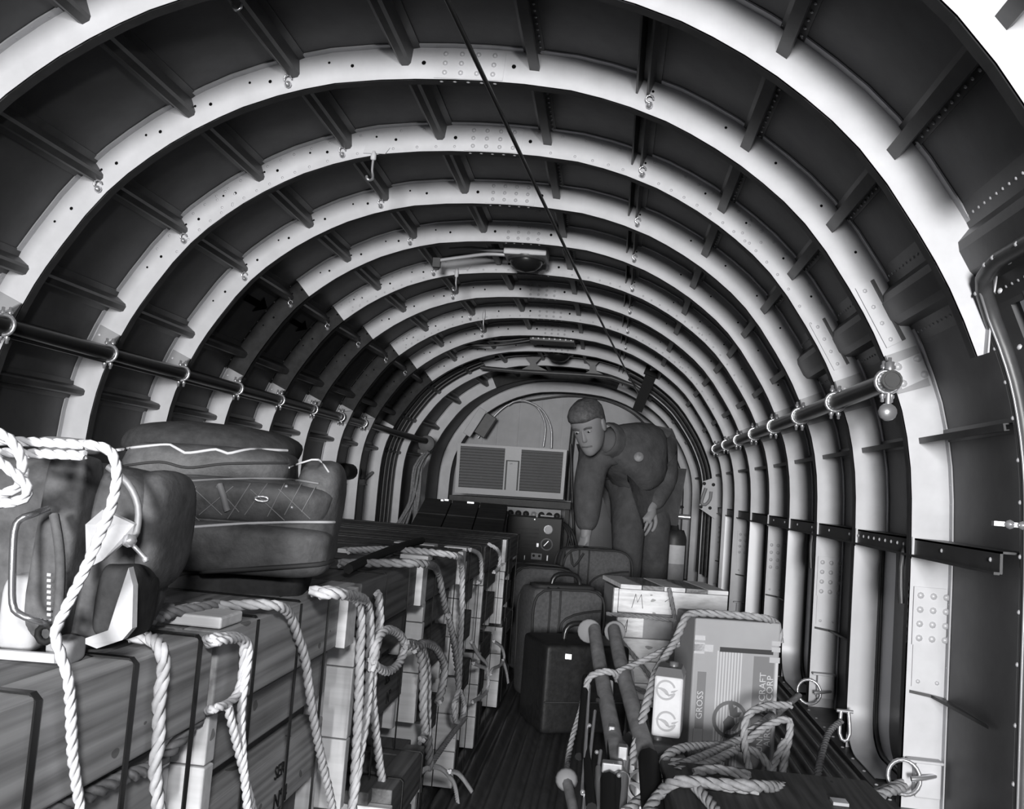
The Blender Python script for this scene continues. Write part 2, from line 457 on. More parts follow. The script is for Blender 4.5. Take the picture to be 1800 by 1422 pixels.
# ------------------------------------------------------------ lower wall details, doorway
ZL = (-.078 + .68) * U                      # height of the side ledges
for sx, par, y0 in ((1, WR, YK(0) + .02), (-1, WL, .2)):
    xi = sx * 1.212 * U
    mb = MB(); ye = YK(9) + .15
    mb.box2((xi, y0, ZL + .022), (sx * 1.50, ye, ZL + .027)); mb.box2((xi, y0, ZL - .022), (xi + sx * .006, ye, ZL + .027))
    mb.box2((xi, y0, ZL - .024), (xi - sx * .012, ye, ZL - .018))
    lg = mb.build('side_ledge', STR, par)
    mb = MB(); y = y0 + .05
    while y < YK(5):
        mb.dome((xi, y, ZL + .006), (-sx, 0, 0), .006, 6, .6); y += .06 if YK(1) - .1 < y < YK(2) + .1 else .3
    stuff(mb.build('ledge_rivet', RIV, par))
    for k in range(1, 9):
        mb = MB(); mb.box2((xi - sx * .006, YK(k) - .006, ZL - .03), (xi + sx * .004, YK(k) + .004, ZL + .03)); mb.build('ledge_clip', ALU, par)
def lower_plate(k, sx):
    y = YK(k) - .004; xa = sx * 1.215 * U; xb = sx * 1.288 * U; par = WR if sx > 0 else WL
    mb = MB(); mb.box2((xa, y - .004, ZL - .105), (xb, y, ZL - .262)); mb.build('riveted_plate', ALU, par)
    rv = MB()
    for i in range(3):
        for j in range(4): rv.dome((xa + sx * (.018 + .034 * i), y - .004, ZL - .128 - .0385 * j), (0, -1, 0), .0095, 8, .5)
    stuff(rv.build('plate_rivet', RIV, par))
    mb = MB(); mb.box2((xa + sx * .004, y - .002, ZL - .262), (xb - sx * .004, y, ZL - .375)); mb.build('doubler_plate', ALU, par)
    rv = MB()
    for i in range(2): rv.dome((xa + sx * (.02 + .05 * i), y - .003, ZL - .36), (0, -1, 0), .006, 6, .5)
    stuff(rv.build('plate_rivet', RIV, par))
    # low stiffener fin reaching forward from the rib
    mb = MB(); z = ZL - .385
    mb.extrude([(xa, y, z), (xa + sx * .05, y - .02, z - .004), (sx * 1.51, y - .30, z - .012), (sx * 1.51, y, z - .012)], (0, 0, -.008)); mb.build('stiffener_fin', STR, par)
    # foot bracket
    mb = MB(); mb.box2((xa + sx * .016, y - .03, .045), (xb - sx * .004, y, .135)); mb.box2((xa - sx * .004, y - .036, .135), (xb, y, .143)); mb.build('foot_bracket', ALU, par, bevel=.003)
for k in (1, 3, 5, 7, 9):
    lower_plate(k, 1); lower_plate(k, -1)
def scoop(k, sx):
    par = WR if sx > 0 else WL; y = YK(k) - .006
    def path(r, dy):
        pts = [(y - dy, ZL - .03), (y - dy, ZL - .2), (y - dy, r + .02)]
        for i in range(1, 9):
            a = i / 8 * PI / 2; pts.append((y - dy - r + r * math.cos(a), .012 + r - r * math.sin(a) + .008 * (1 - i / 8)))
        pts.append((y - dy - r - .22, .012)); return pts
    p = path(.13, 0); mb = MB(); mb.smooth = True
    x0, x1 = sx * 1.205 * U, sx * 1.272 * U
    mb.grid([[Vector((x0, a, b)) for a, b in p], [Vector((x1, a, b)) for a, b in p]])
    mb.grid([[Vector((x0, a + .004, b - .003)) for a, b in p], [Vector((x0, a, b)) for a, b in p]])
    mb.build('channel_face', ALU_S, par, fix=False)
    mb = MB(); q = path(.11, .014)
    mb.tube([Vector((sx * 1.283 * U, a, b)) for a, b in q], .009, 6); mb.build('channel_lip', STR, par)
    mb = MB(); mb.smooth = True; q = path(.1, .02); q2 = path(.09, .1)
    mb.grid([[Vector((sx * 1.285 * U, a, b)) for a, b in q], [Vector((sx * 1.297 * U, a, b + .004)) for a, b in q2]])
    mb.build('channel_wall', ALU_S, par, fix=False)
for k in (2, 4, 6, 8):
    scoop(k, 1); scoop(k, -1)
# thin tube standing off the ledge beside the second rib
for k, sx in ((1.1, 1), (3.1, 1)):
    mb = MB(); y = YK(k); x = 1.205 * U
    mb.tube(spline([(x + .1, y + .12, ZL + .03), (x + .02, y + .03, ZL + .01), (x - .004, y + .005, ZL - .06), (x, y, ZL - .16)], .04), .008, 6); mb.build('conduit', STR, WR)

# doorway: jamb along the rib, header, and the door leaf standing just outside
mb = MB(); jp = []
for i in range(S_DOOR - 0, NP):
    x, z = prof(YK(0), .052)[i]; jp.append((x, YK(0) - .01, z))
corner = [pt_at(.2, S_DOOR - .1, .05), pt_at(YK(0) - .4, S_DOOR - .1, .05), pt_at(YK(0) - .12, S_DOOR - .05, .055), pt_at(YK(0) - .03, S_DOOR + .5, .055)]
jamb_path = spline(corner + [Vector(p) for p in jp[2:]], .05)
mbp = MB(); mbp.smooth = True
rows = []
for y in (.15, .8, 1.4, YK(0) - .07):
    rows.append([pt_at(y, s, .0) + Vector((.0, 0, 0)) for s in [S_DOOR + .6 + i * (NP - 1.05 - S_DOOR - .6) / 14 for i in range(15)]])
mbp.grid(rows); mbp.grid([[p + Vector((.02, 0, 0)) for p in r] for r in rows])
DOORM = mat('door_paint', .16, .3, .2, 3, .2, 0, spec=.5)
D1 = struct(mbp.build('door_1', DOORM, origin=(1.5, 1.2, .3)))
mb = MB(); mb.tube(jamb_path, .018, 8); mb.build('door_frame', STR, D1)
mb = MB(); mb.tube([p + Vector((-.014, -.012, 0)) for p in jamb_path[len(jamb_path) // 3:]], .0035, 6); mb.build('seal_highlight', mat('seal_highlight_metal', .3, .35, .5), D1)  # seal line doubling as the frame tube's highlight, put in as pale colour
mb = MB()
for i in range(2, len(jamb_path), 2):
    mb.dome(jamb_path[i] + Vector((.02, -.03, 0)), (-1, -.4, .2), .007, 6, .7); mb.dome(jamb_path[i] + Vector((-.016, .004, 0)), (-1, -.2, .2), .006, 6, .7)
stuff(mb.build('rivet', RIV, D1))
mb = MB()
wp = [(S_DOOR + 2.2, YK(0) - .16), (S_DOOR + 4.6, YK(0) - .16), (S_DOOR + 4.6, .9), (S_DOOR + 2.2, .9)]
mb.extrude([pt_at(y, s, .006) for s, y in wp], (.012, 0, .004)); mb.build('door_window', DKHOLE, D1)
mb = MB(); c = at(1776, 922, YK(0) - .05)
mb.box(c + Vector((-.01, 0, 0)), (.05, .014, .010)); mb.dome(c + Vector((-.005, -.01, 0)), (0, -1, 0), .010, 8, .8); mb.dome(c + Vector((.02, -.01, 0)), (0, -1, 0), .009, 8, .8)
mb.build('door_latch', STEEL, D1)

# ------------------------------------------------------------ handrails
def handrail(sx, y0, y1, label, ks):
    x = sx * 1.117 * U; z = (.305 + .68) * U
    t = thing('handrail', (x, y0, z), label, 'handrail', 'handrails along the cabin sides')
    mb = MB(); mb.tube([(x, y0, z), (x, y1, z)] if sx > 0 else spline([(x, y0, z), (x, 4, z), (x, YK(8), z), at(700, 762, YK(9) + .1), at(748, 775, YK(10) - .03)], .2), .0275, 14); mb.build('pipe', BLACK, t)
    if sx > 0:
        mb = MB(); mb.lathe((x, y0 - .003, z), (0, 1, 0), [(.021, 0), (.021, .0025)], 14); mb.build('pipe_mouth', DKHOLE, t)
    else:
        mb = MB(); mb.tube([(x - .012, y0, z - .03), (x - .004, YK(8), z - .028)], .008, 6); mb.build('conduit', BLACK, t)
    for k in ks:
        y = YK(k) - .075
        mb = MB()
        mb.tube([(x + .031 * math.cos(a), y, z + .031 * math.sin(a)) for a in [PI * (.5 if sx < 0 else .5) + sx * -PI * 0 + i * 2 * PI / 16 for i in range(16)]], .0065, 6, closed=True)
        for dz in (1, -1):
            for dx in (-.012, .012):
                mb.lathe((x + dx, y, z + dz * .036), (0, 0, dz), [(.008, 0), (.008, .008), (.005, .011), (.005, .02), (0, .022)], 6)
        mb.build('clamp', STEEL, t)
        hi, lo = s_of(sx * 1.215, .415), s_of(sx * 1.245, .315)      # plate on the rib and a web down to the pipe
        A, B, C_, D = on_rib(k, hi, 1.0, .006), on_rib(k, hi, .1, .006), on_rib(k, lo, .1, .006), on_rib(k, lo, 1.02, .006)
        mb = MB(); mb.extrude([A, B, C_, D], (0, .004, 0))
        T1 = Vector((x + sx * .004, y - .012, z + .034)); T2 = Vector((x + sx * .004, y + .03, z + .034))
        mb.extrude([A, D, T2, T1], (sx * .003, 0, .003))
        mb.build('gusset', mat('gusset_plate', .30, .5, 0, spec=.4), t)
        mb = MB()
        for f in (.25, .75): mb.dome(on_rib(k, (hi + lo) / 2 + (hi - lo) * .2, f, .007), (0, -1, 0), .008, 8, .5)
        stuff(mb.build('gusset_rivet', RIV, t))
    return t
HR = handrail(1, YK(1) - .12, YK(8) + .1, 'black pipe handrail clamped along the right wall above the cartons', range(1, 9))
HL = handrail(-1, 1.2, YK(10) + .05, 'long black pipe handrail clamped along the left wall behind the duffel bag', range(0, 9))
mb = MB(); x, z, y = 1.117 * U, (.305 + .68) * U, YK(1) - .12
mb.cyl((x, y + .03, z - .035), (x, y + .03, z - .07), .008, 8); mb.lathe((x, y + .03, z - .085), (0, -1, 0), [(0, -.014), (.022, -.012), (.025, 0), (.022, .012), (0, .014)], 14)
mb.build('wing_bolt', STEEL, HR); mb = MB(); mb.lathe((x, y + .03, z + .03), (0, 0, 1), [(.012, 0), (.012, .02), (.005, .024), (.005, .035), (0, .036)], 8); mb.build('wing_nut', STEEL, HR)
pl = MB(); c = on_rib(1, s_of(1.205, .33), .5, .004)
q = [at(a, b, YK(1) - .008) for a, b in ((1570, 640), (1618, 620), (1634, 662), (1586, 684))]
pl.extrude(q, (0, .006, 0)); pl.build('cover_plate', ALU, HR)
mb = MB()
for a, b in ((1579, 645), (1614, 630), (1625, 658), (1588, 674)): mb.dome(at(a, b, YK(1) - .008), (0, -1, 0), .011, 8, .5)
stuff(mb.build('gusset_rivet', RIV, HR))

# slotted doubler plates where the wide channel crosses the first ribs
for k, a, b in ((1, (1532, 493), (1588, 598)), (2, (1447, 560), (1490, 640))):
    p0, p1 = at(*a, YK(k) - .007), at(*b, YK(k) - .007); d = (p1 - p0); n = Vector((-d[2], 0, d[0])).normalized()
    mb = MB(); mb.extrude([p0 - n * .05, p1 - n * .05, p1 + n * .01, p0 + n * .01], (0, .004, 0)); mb.build('doubler_plate', ALU, RIBS[k])
    mb = MB(); mb.extrude([p0 - n * .004 + d * .0, p1 - n * .004, p1 + n * .004, p0 + n * .004], (0, -.012, 0)); mb.build('angle_strip', STR, RIBS[k])
    mb = MB()
    for i in range(4): mb.dome(p0 + d * (.1 + .27 * i) - n * .03, (0, -1, 0), .007, 6, .5)
    stuff(mb.build('web_rivet', RIV, RIBS[k]))

# two stencilled arrows on the dark patch
for (k, px, py, sc) in ((3.75, 452, 528, .10), (4.75, 533, 572, .09)):
    y = YK(k); P = at(px, py, y)
    s = s_of(P[0] / U, P[2] / U - .68)
    mb = MB(); sh = [(-1.1, .16), (.1, .16), (.1, .42), (1, 0), (.1, -.42), (.1, -.16), (-1.1, -.16)]
    a = pt_at(y, s, .004); t = (pt_at(y, s + .1, .004) - pt_at(y, s - .1, .004)).normalized()
    mb.extrude([pt_at(y + u * sc * 1.3, s + v * sc / .08 * .75, .003) for u, v in sh], (0.001, 0, -.001)); mb.build('painted_arrow', DKHOLE, CEIL)
# ------------------------------------------------------------ far end of the cabin
BULKM = mat('bulkhead_paint', .42, .55, 0, 4, .12, 0, spec=.3)
mb = MB(); yb = Y1 - .02
pp = [Vector((x, yb, z)) for x, z in prof(yb, -.015)]
mb.extrude(pp, (0, .03, 0)); BULK = struct(mb.build('wall_back', BULKM, origin=(0, yb, 0)))
for px in (845, 870, 907, 946, 983, 1016, 1060, 1105, 1150):
    c = at(px, 780, yb); zt = 0
    for x, z in prof(yb, .03):
        pass
    pr_ = prof(yb, .02); zt = min((abs(x - c[0]), z) for x, z in pr_[12:-12])[1]
    mb = MB(); mb.box2((c[0] - .014, yb - .014, .0), (c[0] + .014, yb, zt)); mb.build('panel_stiffener', BULKM, BULK)
mb = MB(); mb.tube(spline([at(840, 770, yb - .1), at(872, 728, yb - .1), at(905, 706, yb - .1), at(940, 712, yb - .1), at(958, 745, yb - .1), at(955, 785, yb - .1)], .05), .011, 6); mb.build('hose', ALU_S, BULK)
mb = MB(); mb.tube(spline([at(893, 712, yb - .14), at(915, 703, yb - .14), at(950, 718, yb - .14), at(968, 750, yb - .14), at(969, 788, yb - .14)], .05), .011, 6); mb.build('hose', ALU_S, BULK)
mb = MB(); mb.tube(spline([at(893, 708, yb - .1), at(930, 704, yb - .1), at(1000, 696, yb - .1), at(1065, 704, yb - .1), at(1115, 728, yb - .1), at(1150, 765, yb - .1)], .06), .009, 6); mb.build('hose', STR, BULK)
mb = MB(); mb.tube(spline([at(1003, 780, yb - .3), at(1005, 850, yb - .3), at(1008, 920, yb - .3), at(1012, 970, yb - .3)], .06), .014, 6); mb.build('hose', STR, BULK)
mb = MB(); mb.tube([at(1010, 735, yb - .1), at(1003, 800, yb - .1), at(998, 880, yb - .1)], .03, 6); mb.build('vertical_duct', STR, BULK)
c = at(835, 742, YK(12)); d = (at(850, 714, YK(12)) - at(815, 768, YK(12))).normalized()
R = Matrix((d, Vector((0, 1, 0)), d.cross(Vector((0, 1, 0))))).transposed()
mb = MB(); mb.box(c, (.31, .04, .085), R); jb = mb.build('junction_box', ALU, BULK, bevel=.006)
mb = MB(); mb.box(c + R @ Vector((.03, .06, -.10 if (R @ Vector((0, 0, 1)))[0] < 0 else .10)), (.24, .06, .12), R); mb.build('relay_box', STR, BULK, bevel=.006)
# conduits bent round the section just ahead of the last frames
for j, y in enumerate((7.40, 7.50, 7.60, 7.70, 7.80)):
    mb = MB(); a = [pt_at(y, 2 + i * .5, .055) for i in range(int((TOP - 5.6 - 2) / .5))]
    mb.tube(a, .010 if j % 2 else .014, 6); mb.build('conduit', STR, CEIL)
BUNDLE = mat('cable_loom', .045, .45, 0, 30, .4, spec=.4)
for j in range(9):
    y = YK(9) + .14 + .075 * j
    mb = MB(); mb.tube([pt_at(y, TOP + 5.5 + i * .6, .05 + .016 * (j % 3)) for i in range(int((NP - 1 - TOP - 5.5) / .6))], .022, 6)
    mb.build('cable_loom', BUNDLE, CEIL)
# truss beam under the crown
y = YK(10) - .18; mb = MB()
rows_ = [pt_at(y, TOP - 5.5 + i, .05) for i in range(12)]
for a, b in zip(rows_, rows_[1:]): mb.box2((0, 0, 0), (.0001, .0001, .0001)) if False else mb.hexa([a, b, b + Vector((0, .04, 0)), a + Vector((0, .04, 0)), a + Vector((0, 0, .03)), b + Vector((0, 0, .03)), b + Vector((0, .04, .03)), a + Vector((0, .04, .03))])
TR = thing('truss_beam', (0, y, 1.7), 'dark cross beam with two flared posts under the far ceiling frames', 'beam')
mb.build('upper_chord', STR, TR)
l0, l1, l2, l3 = at(845, 646, y), at(905, 652, y), at(1075, 664, y), at(1130, 690, y)
mb = MB(); mb.tube(spline([l0, l1, l2, l3], .1), .024, 4); mb.build('lower_chord', STR, TR)
for px, ytop, ybt in ((937, 628, 652), (1042, 632, 662)):
    mb = MB(); w = [(-14, ytop), (14, ytop), (5, ytop + 10), (6, ybt - 10), (26, ybt), (-26, ybt), (-6, ybt - 10), (-5, ytop + 10)]
    mb.extrude([at(px + a, b, y) for a, b in w], (0, .03, 0)); mb.build('post', STR, TR)
# dark strap plate on the right of the crown
a, b = at(1150, 645, YK(9) - .05), at(1120, 722, YK(9) - .05); d = (b - a).normalized(); sd = d.cross(Vector((0, 1, 0))).normalized()
t = thing('strap', b, 'dark hanging strap plate with a bright buckle, high right by the far frames', 'strap')
mb = MB(); mb.extrude([a - sd * .045, a + sd * .045, b + sd * .04, b - sd * .04], (0, .02, 0)); mb.build('webbing', BLK2, t)
mb = MB(); mb.extrude([a - sd * .06 - d * .03, a + sd * .06 - d * .03, a + sd * .06 + d * .08, a - sd * .06 + d * .08], (0, -.02, 0)); bk = mb.build('buckle', BLK2, t)
mb = MB(); mb.box(a + d * .02 + Vector((0, -.025, 0)), (.05, .01, .025)); mb.build('buckle_bar', STEEL, bk)

# ceiling lamps
def lamp(px, py, y, w, h, body, label, perf=False):
    c = at(px, py, y); s = w * y / F_PX; hh = h * y / F_PX
    t = thing('ceiling_lamp', c, label, 'lamp', 'ceiling lamps along the crown')
    mb = MB(); mb.box(c + Vector((0, 0, hh * .0)), (s, .20, hh)); b = mb.build('housing', body, t, bevel=.006)
    if perf:
        mb = MB()
        for i in range(8):
            for j in range(2): mb.lathe(c + Vector((-s * .42 + s * .12 * i, -.1005, -hh * .2 + hh * .4 * j)), (0, -1, 0), [(.007, 0), (0, .001)], 6)
        stuff(mb.build('rivet', RIV, t))
    else:
        mb = MB(); mb.lathe(c + Vector((0, 0, -hh * .5)), (0, 0, -1), [(s * .40, 0), (s * .40, .012), (s * .36, .035), (s * .24, .058), (.0, .07)], 20); mb.build('lens', BLACK, t)
        mb = MB(); mb.lathe(c + Vector((0, 0, -hh * .5)), (0, 0, -1), [(s * .46, -.004), (s * .46, .012), (s * .41, .014)], 20); mb.build('bezel', STR, t)
    return t, c, s
LAMPG = 'ceiling lamp'
t1, c1, s1 = lamp(926, 446, YK(4) + .26, 76, 20, ALU, 'large pale ceiling lamp with a black dome lens, nearest of the crown lamps')
for dz, (qx, qy) in ((0.012, (790, 438)), (-.012, (770, 458))):
    mb = MB(); e = at(qx, qy, YK(4) + .30); a = c1 + Vector((-s1 * .5, 0, dz)); mb.tube(spline([a, a + Vector((-.1, .005, .0)), a.lerp(e, .6) + Vector((0, 0, .008)), e], .03), .010, 8); mb.build('lead', ALU_S, t1)
mb = MB(); mb.box(at(768, 462, YK(4) + .30), (.04, .03, .05)); mb.build('terminal', STR, t1)
t2, c2, s2 = lamp(972, 596, YK(8) + .2, 80, 17, STR, 'flat dark ceiling box with rows of rivets beyond the first lamp', perf=True)
for dz, (qx, qy) in ((0.0, (830, 597)), (-.02, (815, 606))):
    mb = MB(); e = at(qx, qy, YK(8) + .2); a = c2 + Vector((-s2 * .5, 0, dz)); mb.tube(spline([a, a.lerp(e, .5) + Vector((0, 0, -.02)), e], .05), .009, 6); mb.build('lead', STR, t2)
t3, c3, s3 = lamp(982, 617, YK(9) + .2, 52, 11, ALU, 'small pale ceiling lamp, farthest along the crown above the truss beam')

# control cable running under the crown
A, B = at(783, -6, 1.72), at(1122, 692, YK(9) + .3)
mb = MB(); n = 30
A0 = A + (A - B) * ((A[1] + .85) / (B[1] - A[1])); A0[2] = min(A0[2], 1.93)
mb.tube([A0, A0.lerp(A, .5)] + [A.lerp(B, i / n) + Vector((0, 0, -.02 * math.sin(PI * i / n))) for i in range(n + 1)], .0058, 8)
tag(mb.build('control_cable', BLACK), 'long thin black cable running under the ceiling from front to far end', 'cable')
mb = MB(); p = at(951, 369, 3.95); mb.tube(spline([p + Vector((.05, 0, .03)), p, p + Vector((-.006, -.01, -.01)), p + Vector((-.025, -.01, -.006))], .01), .002, 5)
mb.build('tie_string', STEEL, bpy.data.objects['control_cable'])
# hooks hanging from the ribs
for k, px, py, ln, lab in ((2, 657, 276, 48, 'steel hook on the second ceiling frame, nearest of three hooks'), (5, 803, 480, 34, 'steel hook on a middle ceiling frame left of the first lamp'), (7, 851, 553, 30, 'steel hook on a far ceiling frame, farthest of three hooks')):
    y = YK(k) - .012; c = at(px, py, y); u = y / F_PX
    t = thing('ceiling_hook', c, lab, 'hook', 'hooks on the ceiling frames')
    mb = MB(); mb.extrude([c + Vector((a * u, .006, b * u)) for a, b in ((-22, 8), (-18, 24), (22, 26), (28, 20), (20, 8))], (0, .004, 0)); mb.build('base_plate', ALU, t)
    mb = MB(); mb.lathe(c + Vector((0, -.004, .006)), (0, 0, -1), [(.004, -8 * u), (.011, 0), (.011, 8 * u), (.007, 10 * u)], 10); mb.build('socket', ALU, t)
    L = ln * u; q = [c + Vector((0, -.004, -.01)), c + Vector((0, -.004, -L * .55)), c + Vector((.004, -.004, -L * .72)), c + Vector((.006, -.01, -L * .9)), c + Vector((0, -.022, -L)), c + Vector((-.010, -.026, -L * .96)), c + Vector((-.014, -.02, -L * .84))]
    mb = MB(); mb.tube(spline(q, .008), .005, 8); mb.build('hook', STEEL, t)
# the loose end of another hook at the top edge of the view
c = at(417, 8, YK(0) + .15); t = thing('ring_clip', c, 'bright steel ring clip at the top edge beside a stringer', 'clip')
mb = MB(); mb.tube([c + Vector((.012 * math.cos(i * .52), 0, .016 * math.sin(i * .52))) for i in range(12)], .004, 6, closed=True); mb.build('ring', STEEL, t)
mb = MB(); mb.tube([c + Vector((0, 0, .016)), c + Vector((-.004, .0, .08))], .005, 6); mb.build('shank', STEEL, t)

# pulley and hanging ropes at the far end of the left handrail
ROPE = mat('manila_rope', .42, .8, 0, 60, .2, spec=.1)
ROPED = mat('weathered_rope', .22, .85, 0, 60, .25, spec=.1)
ROPEW = mat('white_cotton_rope', .52, .8, 0, 60, .08, spec=.1)
c = at(750, 780, YK(10))
t = thing('pulley', c, 'round pulley block at the far end of the left handrail', 'pulley')
mb = MB(); mb.lathe(c + Vector((0, -.02, 0)), (0, 1, 0), [(0, 0), (.07, 0), (.075, .01), (.06, .02), (.075, .03), (.07, .04), (0, .04)], 16); mb.build('wheel', mat('pulley_dark', .13, .6), t)
mb = MB(); mb.box(c + Vector((-.02, -.03, -.07)), (.09, .03, .03)); mb.build('bracket', BLACK, t)
mb = MB(); random.seed(3)
for j in range(9):
    x0, x1 = random.uniform(-10, 6), random.uniform(-14, 10); yy = YK(10) - .06 + random.uniform(-.04, .04)
    if j < 4: x1 -= 30
    mb.tube(spline([at(752 + x0 * .5, 796, yy - .08), at(738 + x0, 820, yy), at(734 + x0 * .7 + x1 * .3, 880, yy), at(725 + x1, 930, yy), at(712 + x1, 975, yy)], .06), .012, 5)
tag(stuff(mb.build('rope_bundle', ROPED)), 'tangle of grey ropes hanging from the far left pulley', 'rope')
# dark roll on the left ledge
c = at(628, 862, YK(8)); c[0] = -1.41; c[2] = ZL + .075
mb = MB(); mb.smooth = True
mb.lathe(c + Vector((0, -.16, 0)), (0.1, 1, 0), [(0, 0), (.05, .005), (.062, .03), (.06, .2), (.066, .24), (.05, .27), (0, .28)], 14); o = mb.build('cloth_roll', BLK2, bevel=0)
tag(o, 'black rolled cloth lying on the left wall ledge beyond the duffel bag', 'cloth')
mb = MB(); c = Vector((-1.40, YK(9) - .12, ZL + .03)); mb.tube(spline([c, c + Vector((.03, .1, .05)), c + Vector((.0, .2, .03)), c + Vector((-.02, .3, .0))], .03), [.006] * 50 if False else .014, 6)
tag(mb.build('strap', ROPED), 'grey crumpled strap end lying on the left ledge past the black roll', 'strap')
# shackle plate on the right ledge
y = YK(9) - .05
t = thing('shackle_plate', at(1248, 900, y), 'pale bolted shackle plate with a hook on the right wall end of the ledge', 'fitting')
mb = MB(); mb.extrude([at(a, b, y) for a, b in ((1236, 846), (1260, 838), (1262, 908), (1256, 912), (1229, 893))], (0, .012, 0)); mb.build('plate', ALU, t)
mb = MB()
for a, b in ((1238, 850), (1254, 852), (1232, 891), (1248, 893)): mb.lathe(at(a, b, y), (0, -1, 0), [(.014, 0), (.014, .004), (.006, .005), (.006, .008), (0, .009)], 8)
stuff(mb.build('bolt', STR, t))
mb = MB(); mb.tube(spline([at(a, b, y - .03) for a, b in ((1241, 858), (1236, 872), (1233, 884), (1240, 887), (1248, 878), (1250, 864))], .02), .013, 8); mb.build('hook', mat('pulley_grey', .25, .5), t)
# ------------------------------------------------------------ cargo: wooden crates on the left
WSIDE = wood('crate_side_wood', .33, 1, .45, 30); WSIDE_SHADE = wood('crate_side_wood_shaded', .105, 1, .5, 30); WTOP_SHADE = wood('crate_lid_wood_shaded', .085, 1, .5, 24); WTOP = wood('crate_lid_wood', .20, 1, .5, 24); WEND = wood('crate_end_wood', .60, 0, .14, 30); WPLY = mat('crate_plywood', .10, .7, 0, 40, .2)
WDARK = wood('dark_stained_wood', .055, 1, .5, 24); STRAPM = mat('steel_band', .012, .4, .2)
INK = mat('stencil_ink', .012, .7); INKL = mat('printed_ink', .13, .7)
def text_part(txt, size, org, right, up, m, parent, name='stencil', depth=.0006):
    cu = bpy.data.curves.new(name, 'FONT'); cu.body = txt; cu.size = size; cu.extrude = depth; cu.resolution_u = 2
    tmp = bpy.data.objects.new(name, cu); COL.objects.link(tmp)
    bpy.context.view_layer.update()
    me = bpy.data.meshes.new_from_object(tmp.evaluated_get(bpy.context.evaluated_depsgraph_get()))
    bpy.data.objects.remove(tmp); bpy.data.curves.remove(cu)
    R = Vector(right).normalized(); Uv = Vector(up).normalized(); N = R.cross(Uv)
    og = ORG[parent.name]
    for v in me.vertices:
        p = Vector(org) + R * v.co[0] + Uv * v.co[1] + N * v.co[2]; v.co = p - og
    me.materials.clear(); me.materials.append(m)
    o = bpy.data.objects.new(name, me); COL.objects.link(o); o.parent = parent; ORG[o.name] = og
    return o
XR = .222
def crate(y0, L, z0, h, xr, label, W=.80, upper=True, batten=True, straps=(.1, .46, .8), cleat=False, text=None):
    ws, wt = (WSIDE, WTOP) if y0 < 1.2 and upper else (WSIDE_SHADE, WTOP_SHADE)  # farther and lower crates: same wood, grazing shade put into a darker colour
    xl = xr - W; t = thing('wooden_crate', (xr - W / 2, y0 + L / 2, z0), label, 'crate', 'wooden crates roped along the left side')
    j = lambda a: random.uniform(-a, a)
    mb = MB(); mb.box2((xl + .01, y0 + .02, z0 + .004), (xr - .052, y0 + L - .02, z0 + h - .02)); mb.build('body', WPLY, t)
    for e in (y0, y0 + L - .02):                              # end boards
        n = 3; a = z0 + .002
        for i in range(n):
            b = z0 + (h - .02) * (i + 1) / n
            mb = MB(); mb.box2((xl + .012, e, a), (xr - .001 + j(.001) - (.0 if e == y0 else .03), e + .02, b - .002)); mb.build('end_board', WEND, t, bevel=.0015); a = b
    sl = [(h - .080, h - .0, 0), (h - .150, h - .092, -.020), (h - .255, h - .18, -.018)] if upper else [(h - .075, h, -.006), (h - .185, h - .105, -.02), (0, .075, -.018)]
    for i, (a, b, dx) in enumerate(sl):                        # side slats
        ya, yb = (y0 - .002, y0 + L - .004) if (i == 0 and upper) else (y0 + .022, y0 + L - .035)
        mb = MB(); mb.box2((xr - .036 + dx, ya, z0 + a + .001), (xr + dx * 1.0 + j(.001), yb, z0 + b - .001)); mb.build('side_slat', ws, t, bevel=.002)
    n = 3; a = y0 - .002
    for i in range(n):                                          # lid boards
        b = y0 - .002 + (L - .002) * (i + 1) / n
        mb = MB(); mb.box2((xl, a + .001, z0 + h - .021), (xr - .037, b - .001, z0 + h - .001 + j(.0008))); mb.build('lid_board', wt, t, bevel=.002); a = b
    if batten:
        for bx0, bx1 in ((xr - .19, xr - .085), (xr - .06, xr - .002)):
            mb = MB(); mb.box2((bx0, y0 + .004, z0 + h), (bx1, y0 + .055, z0 + h + .011)); mb.build('batten', WEND, t, bevel=.002)
    if cleat:
        mb = MB(); mb.box2((xr, y0 + L - .075, z0 + h - .08), (xr + .013, y0 + L - .03, z0 + h - .003)); mb.build('cleat', WEND, t, bevel=.001)
    for s in straps:
        ys_ = y0 + L * s; w = .007; mb = MB()
        P = [(xl, z0 + h), (xr - .004, z0 + h), (xr, z0 + h - .004), (xr + .0005, z0 + .0)]
        Q = [(xl, z0 + h + .0012), (xr - .0035, z0 + h + .0012), (xr + .0014, z0 + h - .0035), (xr + .0018, z0)]
        for (a, b), (c, d) in zip(zip(P, Q), zip(P[1:], Q[1:])):
            V = lambda p, yy: Vector((p[0], yy, p[1]))
            mb.hexa([V(a, ys_ - w / 2), V(a, ys_ + w / 2), V(b, ys_ + w / 2), V(b, ys_ - w / 2), V(c, ys_ - w / 2), V(c, ys_ + w / 2), V(d, ys_ + w / 2), V(d, ys_ - w / 2)])
        mb.build('strap', STRAPM, t)
    if text:
        for tx, sz, yy, zz, dx in text: text_part(tx, sz, (xr + dx + .0012, yy, zz), (0, 1, 0), (0, 0, 1), INK, t)
    return t
ORD = ['nearest', 'second', 'third', 'fourth', 'fifth', 'sixth', 'seventh']
YF = [.445, .936, 1.427, 1.92, 2.39, 2.755, 3.275]
LEN = [.47, .47, .475, .45, .35, .50, .45]
ZT = [.638, .637, .632, .624, .612, .606, .598]
XS = [0, 0, .0, .0, .005, .005, .01]
LOWL = [.385, .30, .31, .24, .22, .32, .42]
